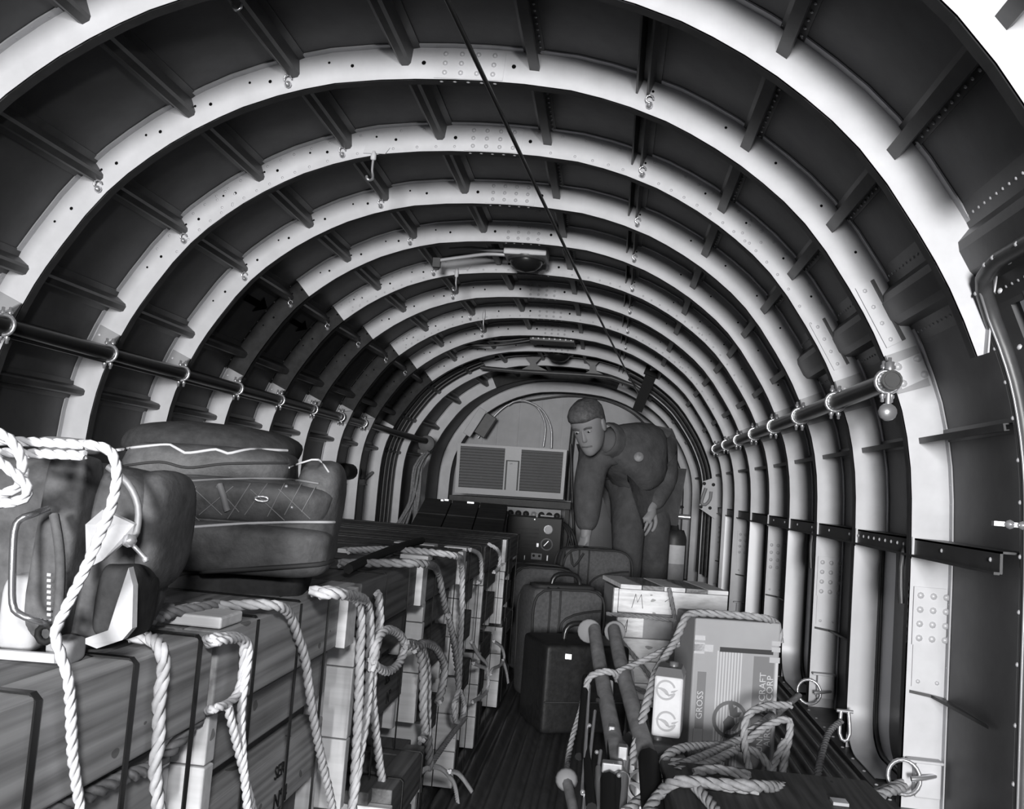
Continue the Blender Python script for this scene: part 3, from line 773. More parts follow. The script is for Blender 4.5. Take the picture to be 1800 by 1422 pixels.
for i in range(7):
    low = .302; zz = low + .004
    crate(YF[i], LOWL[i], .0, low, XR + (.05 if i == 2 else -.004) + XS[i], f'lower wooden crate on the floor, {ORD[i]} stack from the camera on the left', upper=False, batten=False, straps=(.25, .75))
    y0 = YF[i] - .105; L = (YF[i + 1] if i < 6 else 3.76) - YF[i] - (.008 if i < 1 else .035)
    crate(y0, L, zz, ZT[i] - zz, XR + XS[i], f'upper wooden crate with steel bands, {ORD[i]} stack from the camera on the left', cleat=i in (1, 2, 3, 5), batten=i in (1, 3, 4),
          straps=(.45, .70, .93) if i == 0 else (.2, .49, .73) if i == 1 else (.33, .7) if i == 2 else (.2, .8),
          text=[('SER', .022, 1.07, .425, -.018), ('N\u00ba4', .028, 1.075, .388, -.018)] if i == 1 else [('SER', .024, 1.60, .425, -.018), ('N\u00ba', .03, 1.62, .388, -.018)] if i == 2 else None)
# crates against the left wall behind, seen only as lids
for i in range(3):
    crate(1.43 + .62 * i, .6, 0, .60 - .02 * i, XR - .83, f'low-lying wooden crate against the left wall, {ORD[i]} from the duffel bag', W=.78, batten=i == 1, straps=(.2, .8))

# ------------------------------------------------------------ right side cargo
def obox(name, F, R, L, h, m, parent=None, bevel=.004, z0=0., label=None):
    """box from a front-left corner F along R (front edge vector) and L (depth vector)"""
    F = Vector(F); F[2] = z0; up = Vector((0, 0, h)); mb = MB()
    mb.hexa([F, F + R, F + R + L, F + L, F + up, F + R + up, F + R + L + up, F + L + up])
    return mb.build(name, m, parent, bevel=bevel, label=label, origin=None if parent else F)
def face_xy(F, R, h):
    """mapper for the front face: (a, b) in 0..1 -> world point"""
    n = Vector((R[1], -R[0], 0)).normalized()
    return lambda a, b, o=0.: Vector(F) + R * a + Vector((0, 0, h * b)) + n * o
# pale crate of rough boards
F = atz(1075, 1240, 0); E_ = atz(1268, 1250, 0); F[2] = E_[2] = 0; Rv = E_ - F; Lv = Vector((-Rv[1], Rv[0], 0)).normalized() * .30
h = (at(1071, 1030, F[1])[2])
PALE = wood('pale_pine', .68, 0, .22, 22); 
t = thing('pine_crate', F, 'pale pine crate of rough boards tied with thin rope behind the cartons', 'crate')
PCF, PCR, PCH = F.copy(), Rv.copy(), h
fm = face_xy(F, Rv, h)
mb = MB(); b0 = F + Rv * .02 + Lv * .05; mb.hexa([b0, b0 + Rv * .95, b0 + Rv * .95 + Lv * .9, b0 + Lv * .9] + [p + Vector((0, 0, h * .97)) for p in (b0, b0 + Rv * .95, b0 + Rv * .95 + Lv * .9, b0 + Lv * .9)]); mb.build('body', mat('crate_lining', .2, .8), t)
def board(a0, a1, b0, b1, o0=.0, o1=.016, m=PALE, nm='front_board'):
    mb = MB(); mb.hexa([fm(a0, b0, o1 * 0 + o0), fm(a1, b0, o0), fm(a1, b0, o0 - .02), fm(a0, b0, o0 - .02), fm(a0, b1, o0), fm(a1, b1, o0), fm(a1, b1, o0 - .02), fm(a0, b1, o0 - .02)]); return mb.build(nm, m, t, bevel=.002)
board(0, 1, .79, .985); board(0, .24, .58, .78); board(.24, .58, .575, .782, -.008, m=mat('grey_board', .28, .8, 0, 12, .2)); board(.585, .98, .58, .775, -.004); board(0, .97, .385, .57); board(0, .97, .2, .378); board(0, .97, .06, .193)
board(0, .97, .0, .052, .004)
board(-.045, -.005, .77, .99, -.001, nm='cleat'); board(-.03, 0, .34, .58, -.003, nm='cleat')
mb = MB()
for i in range(5):
    a, c = i / 5 + .005, (i + 1) / 5 - .005; q = [F + Rv * a - Lv * .03, F + Rv * c - Lv * .03, F + Rv * c + Lv, F + Rv * a + Lv]
    mb = MB(); mb.hexa([p + Vector((0, 0, h * .99)) for p in q] + [p + Vector((0, 0, h + .012)) for p in q]); mb.build('lid_board', WTOP if i % 2 else PALE, t, bevel=.002)
for pts in ([(.12, .83), (.15, .95), (.17, .88), (.2, .95), (.22, .83)], [(.42, .9), (.46, .93), (.47, .86)], [(.07, .66), (.09, .73), (.085, .62)]):
    mb = MB(); mb.tube([fm(a, b, .002) for a, b in pts], .0016, 4); mb.build('pencil_mark', INKL, t)

# branded carton
F = atz(1206, 1364, 0); E_ = atz(1359, 1372, 0); F[2] = E_[2] = 0; Rv = E_ - F; Lv = Vector((-Rv[1], Rv[0], 0)).normalized() * .20
h = at(1213, 1085, F[1])[2]
CARD = mat('carton_board', .30, .75, 0, 6, .08); CARDS = mat('carton_stripe', .48, .75); CARDB = mat('carton_band', .17, .75); TAPE = mat('tin_clip', .85, .25, .6); TAPED = mat('dark_tape', .05, .3)
t = thing('carton', F, 'tall cardboard carton with eagle emblem and printed bands at the right wall', 'carton')
obox('box', F, Rv, Lv, h, CARD, t, bevel=.006)
fm = face_xy(F, Rv, h); CFM = fm; CF, CR, CH, CL = F.copy(), Rv.copy(), h, Lv.copy()
def flat(a0, a1, b0, b1, m, nm, o=.0006, par=None):
    mb = MB(); mb.hexa([fm(a0, b0, o), fm(a1, b0, o), fm(a1, b0, -.001), fm(a0, b0, -.001), fm(a0, b1, o), fm(a1, b1, o), fm(a1, b1, -.001), fm(a0, b1, -.001)]); return mb.build(nm, m, par or t)
flat(.06, .16, .30, .66, CARDB, 'printed_band'); flat(.70, .94, .02, .78, CARDB, 'printed_band')
flat(.045, .05, .02, .30, CARDB, 'printed_line'); flat(.155, .16, .02, .30, CARDB, 'printed_line'); flat(.955, .985, .02, .78, CARDS, 'printed_line')
for i in range(9): flat(.275 + .034 * i, .290 + .034 * i, .0, .80, CARDS, 'printed_stripe')
upv = Vector((0, 0, 1)); rv = Rv.normalized()
text_part('GROSS', .026, fm(.135, .36, .0012), upv, -rv, CARDS, t, 'lettering')
text_part('UNITED AIRCRAFT', .027, fm(.85, .17, .0012), upv, -rv, CARDS, t, 'lettering'); text_part('AIRCRAFT CORP', .027, fm(.935, .21, .0012), upv, -rv, CARDS, t, 'lettering')
def emblem(C, rv, up, r, m, par, broken=False, o=.0016):
    n = rv.cross(up).normalized(); P = lambda a, b: C + rv * a * r + up * b * r + n * o
    mb = MB(); a0, a1 = (.35, 2 * PI - .25) if broken else (0, 2 * PI); N = 28; V = []
    ring = [[P(q * math.cos(a0 + (a1 - a0) * i / N), q * math.sin(a0 + (a1 - a0) * i / N)) for i in range(N + 1)] for q in (.80, 1.0)]
    mb.grid(ring); mb.build('emblem_ring', m, par, fix=False)
    mb = MB()
    if broken:                # a bird gliding across the ring
        for poly in ([(-1.12, .12), (-.5, .18), (-.1, .1), (.18, -.1), (.34, -.4), (.05, -.46), (-.25, -.18), (-.6, .02)], [(-.1, -.3), (.3, -.42), (.62, -.3), (.9, -.22), (.72, -.46), (.3, -.58)], [(.55, -.05), (1.2, .16), (.85, -.16), (.5, -.2)]):
            mb.extrude([P(a, b) for a, b in poly], n * .0004)
    else:                     # an eagle alighting
        for poly in ([(-.42, -1.12), (-.3, -.5), (-.38, -.15), (-.1, .2), (.2, .1), (.32, -.25), (.1, -.5), (-.18, -.62)], [(-.02, .2), (-.12, .75), (.05, 1.08), (.18, .6), (.34, .72), (.4, .4), (.66, .42), (.5, .16), (.25, .1)], [(.3, -.3), (.52, -.1), (.46, -.42), (.3, -.62), (.12, -.6)]):
            mb.extrude([P(a, b) for a, b in poly], n * .0004)
    mb.build('emblem_bird', m, par)
emblem(fm(.46, .37), rv, upv, .053, INKL, t)
for a0, a1, b0, b1 in ((0, .12, .86, .89), (0, .12, .775, .845), (.0, .22, .79, .835), (.90, 1.0, .855, .885), (.90, 1.0, .815, .845), (.88, 1.0, .745, .78)): flat(a0, a1, b0, b1, TAPE, 'tin_clip', .0025)
flat(.30, .92, .795, .825, TAPED, 'dark_tape', .0018)

# oil tins
TIN = mat('white_tin', .5, .4, 0, 14, .12, spec=.4); TINTOP = mat('tin_top', .14, .4, .3)
def tin(F, Rv, h, dep, label, emb, z0):
    F = Vector(F); F[2] = z0; Lv = Vector((-Rv[1], Rv[0], 0)).normalized() * dep
    t = thing('oil_tin', F, label, 'tin', 'white oil tins beside the carton')
    obox('can', F, Rv, Lv, h, TIN, t, bevel=.006, z0=z0)
    mb = MB(); F2 = F + Vector((0, 0, h)); a = [F2 - Rv * .01, F2 + Rv * 1.01, F2 + Rv * 1.01 + Lv, F2 - Rv * .01 + Lv]; ins = [F2 + Rv * .1 + Lv * .12, F2 + Rv * .9 + Lv * .12, F2 + Rv * .9 + Lv * .88, F2 + Rv * .1 + Lv * .88]
    mb.hexa(a + [p + Vector((0, 0, .02)) for p in ins]); mb.build('top', TINTOP, t)
    mb = MB(); c = F2 + Rv * .6 + Lv * .5; mb.lathe(c + Vector((0, 0, .018)), (0, 0, 1), [(.012, 0), (.012, .012), (0, .014)], 10); mb.build('cap', TINTOP, t)
    n = Vector((Rv[1], -Rv[0], 0)).normalized()
    for a, b, r in emb: emblem(F + Rv * a + Vector((0, 0, b * h)) + n * .0005, Rv.normalized(), upv, r, mat('tin_print', .30, .5), t, True)
F = at(1117, 1415, 2.30); E_ = at(1200, 1415, 2.33); Rv = E_ - F; Rv[2] = 0; hz = at(1120, 1312, 2.31)[2]
tin(F, Rv, hz - .02, .16, 'white oil tin on the floor under the upright tin', [(.10, .58, .040)], 0.)
F = at(1143, 1308, 2.37); E_ = at(1194, 1316, 2.36); Rv = E_ - F; Rv[2] = 0
tin(F, Rv, at(1150, 1188, 2.37)[2] - hz - .012, .095, 'upright white oil tin with two bird emblems standing on another tin', [(.42, .78, .025), (.5, .27, .025)], hz + .014)
# dark wooden box in front
F = at(1166, 1345, 2.08) - Vector((-.02, .36, 0)); F[2] = 0
t = thing('tool_box', F, 'dark wooden box under the pile of rope at the bottom right', 'box')
Rv, Lv = Vector((.43, .02, 0)), Vector((-.02, .36, 0)); hh = at(1180, 1352, 2.02)[2]
obox('body', F, Rv, Lv, hh - .02, WDARK, t, bevel=.004)
mb = MB(); G = F + Vector((-.008, -.008, hh - .018)); a = [G, G + Rv * 1.03, G + Rv * 1.03 + Lv * 1.03, G + Lv * 1.03]; mb.hexa(a + [p + Vector((0, 0, .018)) for p in a]); mb.build('lid', WDARK, t, bevel=.004)
mb = MB(); mb.box(F + Rv * .75 + Lv * .5 + Vector((0, 0, hh + .004)), (.03, .03, .006)); mb.build('hasp', STEEL, t)

# ------------------------------------------------------------ folded stretcher (poles, rods and fittings)
POLE = mat('ash_pole', .15, .6, 0, 30, .3); BRASS = mat('dull_fitting', .28, .4, .5)
t = thing('stretcher', at(1100, 1422, 2.0), 'folded stretcher of two wooden poles and thin steel rods, leaning in the aisle', 'stretcher')
p1 = [at(1045, 1107, 2.80), at(1056, 1180, 2.58), at(1075, 1280, 2.30), at(1090, 1372, 2.05)]
p2 = [at(1079, 1107, 2.84), at(1092, 1170, 2.62), at(1120, 1270, 2.34), at(1142, 1345, 2.16)]
for p in (p1, p2):
    mb = MB(); q = spline(p, .05); mb.tube(q, [.019 + .004 * i / len(q) for i in range(len(q))], 12); mb.dome(p[0], p[0] - p[1], .019, 12, .6); mb.build('pole', POLE, t)
for c, d in ((at(1036, 1109, 2.84), .036), (at(1081, 1110, 2.88), .033)):
    mb = MB(); mb.lathe(c + Vector((0, -.012, 0)), (0, 1, 0), [(0, 0), (d * .9, .002), (d, .006), (d, .018), (0, .02)], 18); mb.build('end_disc', mat('rubber_disc', .2, .7), t)
for (x0, y0, x1, y1, r, m) in ((1036, 1205, 1024, 1395, .0042, STEEL), (1046, 1250, 1024, 1440, .0042, STEEL), (1056, 1320, 1040, 1450, .0042, STEEL), (1078, 1290, 1062, 1450, .0036, STEEL), (1098, 1335, 1088, 1450, .0125, BRASS), (1052, 1350, 1048, 1450, .007, BRASS), (1065, 1185, 1075, 1340, .009, BLK2), (1030, 1190, 1018, 1330, .010, BLK2), (1026, 1290, 1040, 1420, .011, BLK2), (1070, 1370, 1072, 1450, .018, BLK2), (1084, 1370, 1086, 1450, .012, BLK2), (1110, 1180, 1118, 1280, .006, STEEL), (1140, 1332, 1150, 1440, .024, BLK2), (1073, 1200, 1072, 1270, .008, mat('bone_rod', .5, .5))):
    ya = 2.62 - (y0 - 1180) / 240 * .75; yb_ = 2.62 - (y1 - 1180) / 240 * .75
    mb = MB(); mb.cyl(at(x0, y0, ya), at(x1, y1, max(yb_, 1.85)), r, 8); mb.build('rod', m, t)
for (x, y, w_, h_, m) in ((1076, 1348, .045, .022, BRASS), (1094, 1330, .022, .05, BRASS), (1075, 1285, .016, .028, BRASS), (1064, 1230, .05, .012, BLK2)):
    mb = MB(); mb.box(at(x, y, 2.62 - (y - 1180) / 240 * .75 - .03), (w_, .03, h_)); mb.build('fitting', m, t, bevel=.003)
mb = MB()
for (x, y) in ((1074, 1226), (1036, 1275), (1049, 1322), (1088, 1363), (1024, 1392), (1078, 1345)): mb.dome(at(x, y, 2.62 - (y - 1180) / 240 * .75 - .05), (0, -1, 0), .005, 8, .8)
stuff(mb.build('rivet', STEEL, t))
c = at(996, 1370, 2.15); mb = MB(); mb.lathe(c, (0, -1, .3), [(0, -.02), (.022, -.018), (.026, 0), (.02, .016), (0, .02)], 14); mb.build('foot_knob', mat('rubber_disc', .2, .7), t)
mb = MB(); mb.cyl(c, at(1012, 1440, 2.0), .012, 8); mb.build('leg', POLE, t)
# ------------------------------------------------------------ suitcases and kit bags in the aisle
LEATH = mat('black_leather', .012, .5, 0, 60, .35, .1, spec=.2); CANV = mat('grey_canvas', .075, .85, 0, 90, .2, .12, spec=.1); CANVD = mat('dark_canvas', .034, .85, 0, 70, .25, .12, spec=.1); WEBB = mat('dark_webbing', .025, .7); PIPEM = mat('piping', .16, .6)
def superq(mb, C, ax, ay, az, e=.35, n=20, m=14, noise=0., seed=0):
    """rounded block (superellipsoid) with half axes ax, ay, az"""
    C = Vector(C); ax, ay, az = Vector(ax), Vector(ay), Vector(az); rnd = random.Random(seed)
    ph = [rnd.uniform(0, 6.3) for _ in range(6)]
    sg = lambda v, p: math.copysign(abs(v) ** p, v)
    rows = []
    for i in range(m + 1):
        v = -PI / 2 + PI * i / m; row = []
        for k in range(n):
            u = 2 * PI * k / n
            x, y, z = sg(math.cos(v), e) * sg(math.cos(u), e), sg(math.cos(v), e) * sg(math.sin(u), e), sg(math.sin(v), e)
            s = 1 + noise * (math.sin(3 * x + ph[0] + 2 * z) + math.sin(4 * z + ph[1] - 3 * y) + .6 * math.sin(7 * x + ph[2] + 5 * z) + .5 * math.sin(9 * y + ph[3]))
            row.append(C + (ax * x + ay * y + az * z) * s)
        rows.append(row)
    sm = mb.smooth; mb.smooth = True; mb.grid(rows, closed=True); mb.smooth = sm
def case(name, F, Rv, Lv, h, label, m, e=.16, handle=True, group=None, cat='suitcase', lean=Vector((0, 0, 0)), piping=True, noise=.006, seed=1, straps=False):
    t = thing(name, (F + Rv / 2 + Lv / 2), label, cat, group)
    up = Vector((0, 0, h)) + lean; C = F + Rv / 2 + Lv / 2 + up / 2
    mb = MB(); superq(mb, C, Rv / 2, Lv / 2, up / 2, e, 28, 18, noise, seed); mb.build('body', m, t)
    T = F + up; nr = -Lv.normalized()
    if piping:
        for off in (0., 1.):
            o = Lv * off + nr * (.004 if off == 0 else -.004); k = .04
            L_ = [F + Rv * k + up * .06, F + Rv * .01 + up * .5, F + Rv * k + up * .94, F + Rv * .5 + up * 1.0, F + Rv * (1 - k) + up * .94, F + Rv * .99 + up * .5, F + Rv * (1 - k) + up * .06]
            mb = MB(); mb.tube(spline([p + o * .97 for p in L_], .03), .005, 6); mb.build('piping', WEBB, t)
    if straps:
        for a in (.22, .36):
            mb = MB(); mb.tube(spline([F + Rv * a + nr * .006 + up * .05, F + Rv * a + nr * .006 + up * .9, F + Rv * a + up * 1.0 + Lv * .08, F + Rv * a + up * 1.01 + Lv * .6], .03), .005, 4); mb.build('seam', WEBB, t)
        a0 = F + nr * .008; q = [a0 + Rv * .38 + up * .0, a0 + Rv * .38 + up * .6, a0 + Rv * .45 + up * .74, a0 + Rv * .7 + up * .8, a0 + Rv * .95 + up * .82]
        mb = MB(); mb.tube(spline(q, .03), .0045, 5); mb.build('pocket_edge', WEBB, t)
    if handle:
        c = T + Rv * .55 + Lv * .5; d = Rv.normalized()
        mb = MB(); mb.tube(spline([c - d * .06 - Vector((0, 0, .012)), c - d * .055 + Vector((0, 0, .03)), c - d * .03 + Vector((0, 0, .05)), c + d * .03 + Vector((0, 0, .05)), c + d * .055 + Vector((0, 0, .03)), c + d * .06 - Vector((0, 0, .012))], .012), .0095, 8); mb.build('handle', BLACK, t)
    return t, T, up
F = atz(949, 1292, 0); Lb = atz(906, 1254, 0); F[2] = Lb[2] = 0
Lv = (Lb - F); Rv = Vector((-Lv[1], Lv[0], 0)).normalized() * -.30; Lv = Lv.normalized() * .24
if Rv[0] < 0: Rv = -Rv
t, T, up = case('suitcase', F, Rv, Lv, .285, 'black leather case with a top handle, foremost on the aisle floor', LEATH, .10, True, piping=False, noise=.003)
mb = MB(); mb.box(F + Rv * .25 + up * .88 - Lv.normalized() * .008, (.02, .012, .016)); mb.build('clasp', STEEL, t)
mb = MB(); mb.tube([F + Rv * .02 + up * .36 - Lv.normalized() * .002, F + Rv * .95 + up * .36 - Lv.normalized() * .002], .003, 5); mb.build('edge_seam', WEBB, t)
def xy(px, y): p = at(px, 1100, y); p[2] = 0; return p
F = Vector((xy(935, 3.42)[0], 3.42, 0))
t, T, up = case('suitcase', F, Vector((.26, .13, 0)), Vector((-.07, .14, 0)), .41, 'grey canvas suitcase with dark zipped top right behind the black case', CANV, .16, True, seed=4, straps=True)
mb = MB(); superq(mb, T + Vector((.13, .065, 0)) + Vector((-.035, .07, .002)), Vector((.11, .055, 0)), Vector((-.024, .047, 0)), Vector((0, 0, .012)), .3, 16, 8); mb.build('zip_panel', WEBB, t)
F = Vector((xy(896, 3.95)[0], 3.95, 0))
t, T, up = case('suitcase', F, Vector((.27, .05, 0)), Vector((-.03, .15, 0)), .44, 'tall grey canvas case standing left of the largest bag in the aisle', CANV, .2, False, seed=8)
F = Vector((xy(982, 4.28)[0], 4.26, 0))
t, T, up = case('suitcase', F, Vector((.32, .11, 0)), Vector((-.045, .13, 0)), .515, 'largest grey canvas bag with a carry strap under the hand of the man', CANV, .22, False, seed=11, straps=True)
mb = MB(); mb.tube(spline([T + Vector((.0, .02, -.02)), T + Vector((-.01, -.02, -.10)), T + Vector((-.005, -.015, -.3)), T + Vector((0, 0, -.42))], .03), .010, 5); mb.build('carry_strap', WEBB, t)
mb = MB(); mb.tube(spline([T + Vector((.03, .02, -.02)), T + Vector((.05, .0, -.08)), T + Vector((.09, .03, -.02))], .02), .006, 5); mb.build('flap_loop', WEBB, t)
BIGT = T
mb = MB(); c = at(925, 1005, 4.75); superq(mb, c, (.16, .03, .01), (-.03, .1, 0), (0, .02, .045), .7, 16, 10, .05, 5); tag(mb.build('crumpled_bag', mat('pale_wrap', .2, .8)), 'pale crumpled wrapping lying between the radio cabinet and the canvas cases', 'bag')
bpy.data.objects['crumpled_bag'].location[2] += 0

# ------------------------------------------------------------ big padded duffel on the crates
ya = 1.045; px_ = ya / F_PX
def pb(x, y, d=0.): return at(x, y, ya + d)
BAG = mat('worn_leather_canvas', .062, .6, 0, 30, .45, .3, spec=.3, dark=.036)
rx = (pb(590, 900) - pb(230, 900)).normalized(); rx[2] = 0; rx = (rx + Vector((0, .22, 0))).normalized(); fy = Vector((-rx[1], rx[0], 0)); uz = Vector((0, 0, 1))
t = thing('duffel_bag', pb(390, 1058, .1), 'big dark padded duffel bag with quilted side lying on the crates', 'bag')
def blk(name, x0, x1, y0, y1, dep, off, m=BAG, e=.3, noise=.01, seed=0):
    c = (pb(x0, y0) + pb(x1, y1) + pb(x0, y1) + pb(x1, y0)) / 4; c = c + fy * (dep + off)
    w = (x1 - x0) * px_ / 2; hh = (y1 - y0) * px_ / 2
    mb = MB(); superq(mb, c, rx * w, fy * dep, (uz * .998 + rx * .06) * hh, e, 30, 20, noise, seed); return mb.build(name, m, t)
blk('main_body', 232, 588, 835, 1018, .085, .0, e=.34, noise=.012, seed=2)
blk('lower_panel', 236, 586, 915, 1012, .05, -.012, e=.4, noise=.01, seed=3)
blk('quilted_panel', 240, 584, 842, 922, .05, -.006, e=.4, noise=.008, seed=5)
blk('top_roll', 200, 508, 778, 862, .075, .01, e=.42, noise=.015, seed=6)
blk('top_dome', 150, 512, 728, 830, .11, .05, e=.85, noise=.02, seed=7, m=CANVD)
blk('end_lobe', 500, 592, 805, 990, .07, .03, e=.6, noise=.01, seed=9)
blk('bottom_pad', 228, 528, 1008, 1064, .075, .02, e=.35, noise=.01, seed=10, m=CANVD)
from mathutils.bvhtree import BVHTree
def surface(parent):
    V, Fc = [], []
    for c in parent.children:
        if c.type == 'MESH':
            o = len(V); og = ORG[c.name]; V += [v.co + og for v in c.data.vertices]; Fc += [[i + o for i in p.vertices] for p in c.data.polygons]
    return BVHTree.FromPolygons(V, Fc)
BV = surface(t)
def on(bv, x, y, d, lift=.0006):
    r = ray(x, y).normalized(); h_ = bv.ray_cast(CAMP, r)[0]
    return (h_ - r * lift) if h_ is not None else at(x, y, d)
def pipe(pts, r=.0016, m=PIPEM, nm='piping'):
    q = []; pts = [tuple(p) for p in spline([(x, y, 0) for x, y, _ in pts], 10)]
    for (x0, y0, _), (x1, y1, _) in zip(pts, pts[1:]):
        n = max(2, int(math.hypot(x1 - x0, y1 - y0) / 12)); q += [on(BV, x0 + (x1 - x0) * i / n, y0 + (y1 - y0) * i / n, ya) for i in range(n)]
    q.append(on(BV, pts[-1][0], pts[-1][1], ya))
    mb = MB(); mb.tube(q, r, 6); return mb.build(nm, m, t)
PIPL = mat('worn_edge', .42, .5)
pipe([(202, 792, -.012), (240, 786, -.03), (300, 782, -.03), (325, 796, -.03), (380, 790, -.03), (400, 797, -.03), (440, 790, -.03), (505, 792, -.022)], .0019, PIPL)
pipe([(210, 820, -.03), (280, 812, -.036), (330, 822, -.036), (400, 815, -.036), (505, 814, -.026)], .0016, WEBB, 'seam')
pipe([(244, 858, -.03), (300, 848, -.036), (400, 842, -.034), (500, 842, -.028), (560, 850, -.02)], .0015)
pipe([(242, 938, -.036), (300, 930, -.044), (400, 922, -.044), (500, 918, -.04), (588, 918, -.025)], .0018, PIPL)
pipe([(240, 990, -.036), (275, 1012, -.046), (300, 1012, -.046), (340, 1006, -.046), (450, 1000, -.044), (560, 992, -.03), (585, 985, -.02)], .003, WEBB, 'fold')
for x0, y0, x1, y1 in [(270, 905, 310, 858), (300, 915, 345, 855), (350, 905, 410, 855), (400, 912, 440, 850), (430, 905, 470, 850), (470, 908, 500, 850), (500, 905, 530, 850), (530, 900, 555, 855), (290, 860, 350, 915), (340, 858, 390, 905), (380, 855, 420, 900), (440, 860, 500, 915), (490, 860, 545, 912)]:
    pipe([(x0, y0, -.036), ((x0 + x1) / 2, (y0 + y1) / 2, -.039), (x1, y1, -.033)], .0007, PIPEM, 'quilting_stitch')
pipe([(386, 852, -.042), (393, 872, -.046), (397, 890, -.046), (400, 898, -.044)], .0042, PIPEM, 'leather_tab')
mb = MB()
for x, y in ((263, 869), (275, 910), (388, 855), (398, 894), (503, 855), (513, 892)): mb.dome(on(BV, x, y, ya), (0, -1, 0), .0022, 8, .8)
stuff(mb.build('stud', STEEL, t))
mb = MB(); c = on(BV, 460, 877, ya, .002); mb.tube([c + rx * .008 * math.cos(i * .7) + uz * .003 * math.sin(i * .7) for i in range(9)], .0016, 6, closed=True); mb.build('grommet', STEEL, t)
pipe([(508, 822, -.02), (535, 812, -.01), (560, 808, .0), (578, 830, .01)], .0012, PIPL)

# ------------------------------------------------------------ parachute pack, nearest on the left
yp = .662; pu = yp / F_PX
PARA = mat('pack_canvas', .085, .8, 0, 60, .3, .12, spec=.1); CLOTH = mat('white_cotton', .36, .85, 0, 30, .12, .1); CLOTHG = mat('grey_webbing', .36, .85, 0, 50, .15)
def pp_(x, y, d=0.): return at(x, y, yp + d)
t = thing('parachute_pack', pp_(100, 1165, .04), 'parachute pack with white straps and a wire ripcord handle at the left edge', 'parachute')
def pblk(name, x0, x1, y0, y1, dep, off, m, e=.35, noise=.012, seed=0):
    c = (pp_(x0, y0) + pp_(x1, y1) + pp_(x0, y1) + pp_(x1, y0)) / 4 + Vector((0, dep + off, 0)); mb = MB()
    superq(mb, c, Vector((1, .1, -.04)) * (x1 - x0) * pu / 2, Vector((-.1, 1, 0)) * dep, Vector((.05, 0, 1)) * (y1 - y0) * pu / 2, e, 26, 18, noise, seed); return mb.build(name, m, t)
pblk('pack_body', -110, 232, 800, 1140, .055, .0, PARA, .4, .012, 3)
pblk('side_pouch', 140, 245, 820, 1060, .05, .02, PARA, .6, .01, 6)
pblk('flap', 78, 152, 790, 1128, .02, -.022, PARA, .35, .014, 4)
pblk('top_pad', 80, 150, 768, 800, .03, -.024, CLOTHG, .5, .02, 5)
pblk('lower_pouch', 150, 226, 990, 1130, .03, -.0, CANVD, .4, .01, 8)
pblk('white_panel', 20, 92, 1006, 1142, .02, -.022, CLOTH, .4, .02, 12)
pblk('flap_end', 100, 148, 1116, 1164, .016, -.022, CLOTHG, .45, .02, 13)
def sheet(name, P, m, th=.003):
    mb = MB(); mb.extrude([pp_(*p) for p in P], (.0005, th, .0005)); return mb.build(name, m, t)
sheet('corner_cloth', [(150, 922, -.03), (180, 896, -.028), (236, 922, -.012), (232, 940, -.012), (180, 985, -.03), (152, 1000, -.036)], CLOTH, .004)
sheet('hanging_cloth', [(226, 998, -.01), (234, 1030, -.012), (232, 1105, -.02), (215, 1125, -.024), (170, 1140, -.03), (150, 1132, -.034), (150, 1122, -.034), (190, 1108, -.026), (205, 1060, -.018)], CLOTH, .006)
mb = MB(); mb.tube(spline([pp_(84, 895, -.034), pp_(52, 906, -.05), pp_(34, 914, -.052), pp_(25, 935, -.054), pp_(22, 1000, -.056), pp_(22, 1060, -.056), pp_(32, 1078, -.056), pp_(60, 1090, -.054), pp_(94, 1098, -.036)], .006), .0026, 8); mb.build('ripcord_handle', mat('ripcord_steel', .5, .2, .9), t)
mb = MB(); mb.tube(spline([pp_(190, 820, -.005), pp_(225, 850, -.005), (pp_(243, 890, -.004)), pp_(240, 935, -.008), pp_(228, 950, -.012)], .006), .0028, 8); mb.build('cable_housing', mat('housing', .22, .5, .3), t)
mb = MB(); mb.tube([pp_(228, 952, -.016), pp_(256, 982, -.016)], .0018, 6); mb.dome(pp_(256, 983, -.016), (1, -1, -1), .0026, 8, 1); mb.lathe(pp_(230, 950, -.018), (0, -1, 0), [(.005, 0), (.005, .004), (0, .006)], 8); mb.build('locking_pin', STEEL, t)
mb = MB(); c = pp_(80, 1114, -.042); mb.tube([c + Vector((.006 * math.cos(i * .7), 0, .006 * math.sin(i * .7))) for i in range(9)], .0025, 6, closed=True); mb.build('eyelet', BLK2, t)
mb = MB()
for i in range(9): mb.box(pp_(88, 1010 + i * 10, -.040), (.003, .003, .0022))
stuff(mb.build('lacing', CLOTH, t))
pipe0 = [(95, 905, -.04), (104, 960, -.046), (106, 1020, -.046), (100, 1110, -.042)]
mb = MB(); mb.tube(spline([pp_(*p) for p in pipe0], .008), .0035, 6); mb.build('binding', PARA, t)
sheet('base_strap', [(-60, 1138, -.03), (95, 1150, -.034), (95, 1166, -.036), (-60, 1154, -.032)], CLOTHG, .002)
# ------------------------------------------------------------ radio station at the far end
GREY = mat('equipment_grey', .36, .45, .1, spec=.4); GREYD = mat('equipment_dark', .035, .5, 0, 20, .3, spec=.35); PANEL = mat('black_crackle', .02, .45, spec=.35)
yl = 8.55
A, B, Cc, D = at(805, 779, yl), at(997, 791, yl), at(990, 878, yl), at(800, 866, yl)
t = thing('louvred_cabinet', D, 'wide pale louvred radio cabinet on a dark shelf at the far end', 'radio')
q = lambda a, b, o=0.: (A.lerp(B, a)).lerp(D.lerp(Cc, a), b) + Vector((0, -o, 0))
def slab(a0, a1, b0, b1, o0, o1, m, nm, par=None):
    mb = MB(); mb.hexa([q(a0, b1, o0), q(a1, b1, o0), q(a1, b1, o1), q(a0, b1, o1)] + [q(a0, b0, o0), q(a1, b0, o0), q(a1, b0, o1), q(a0, b0, o1)]); return mb.build(nm, m, par or t)
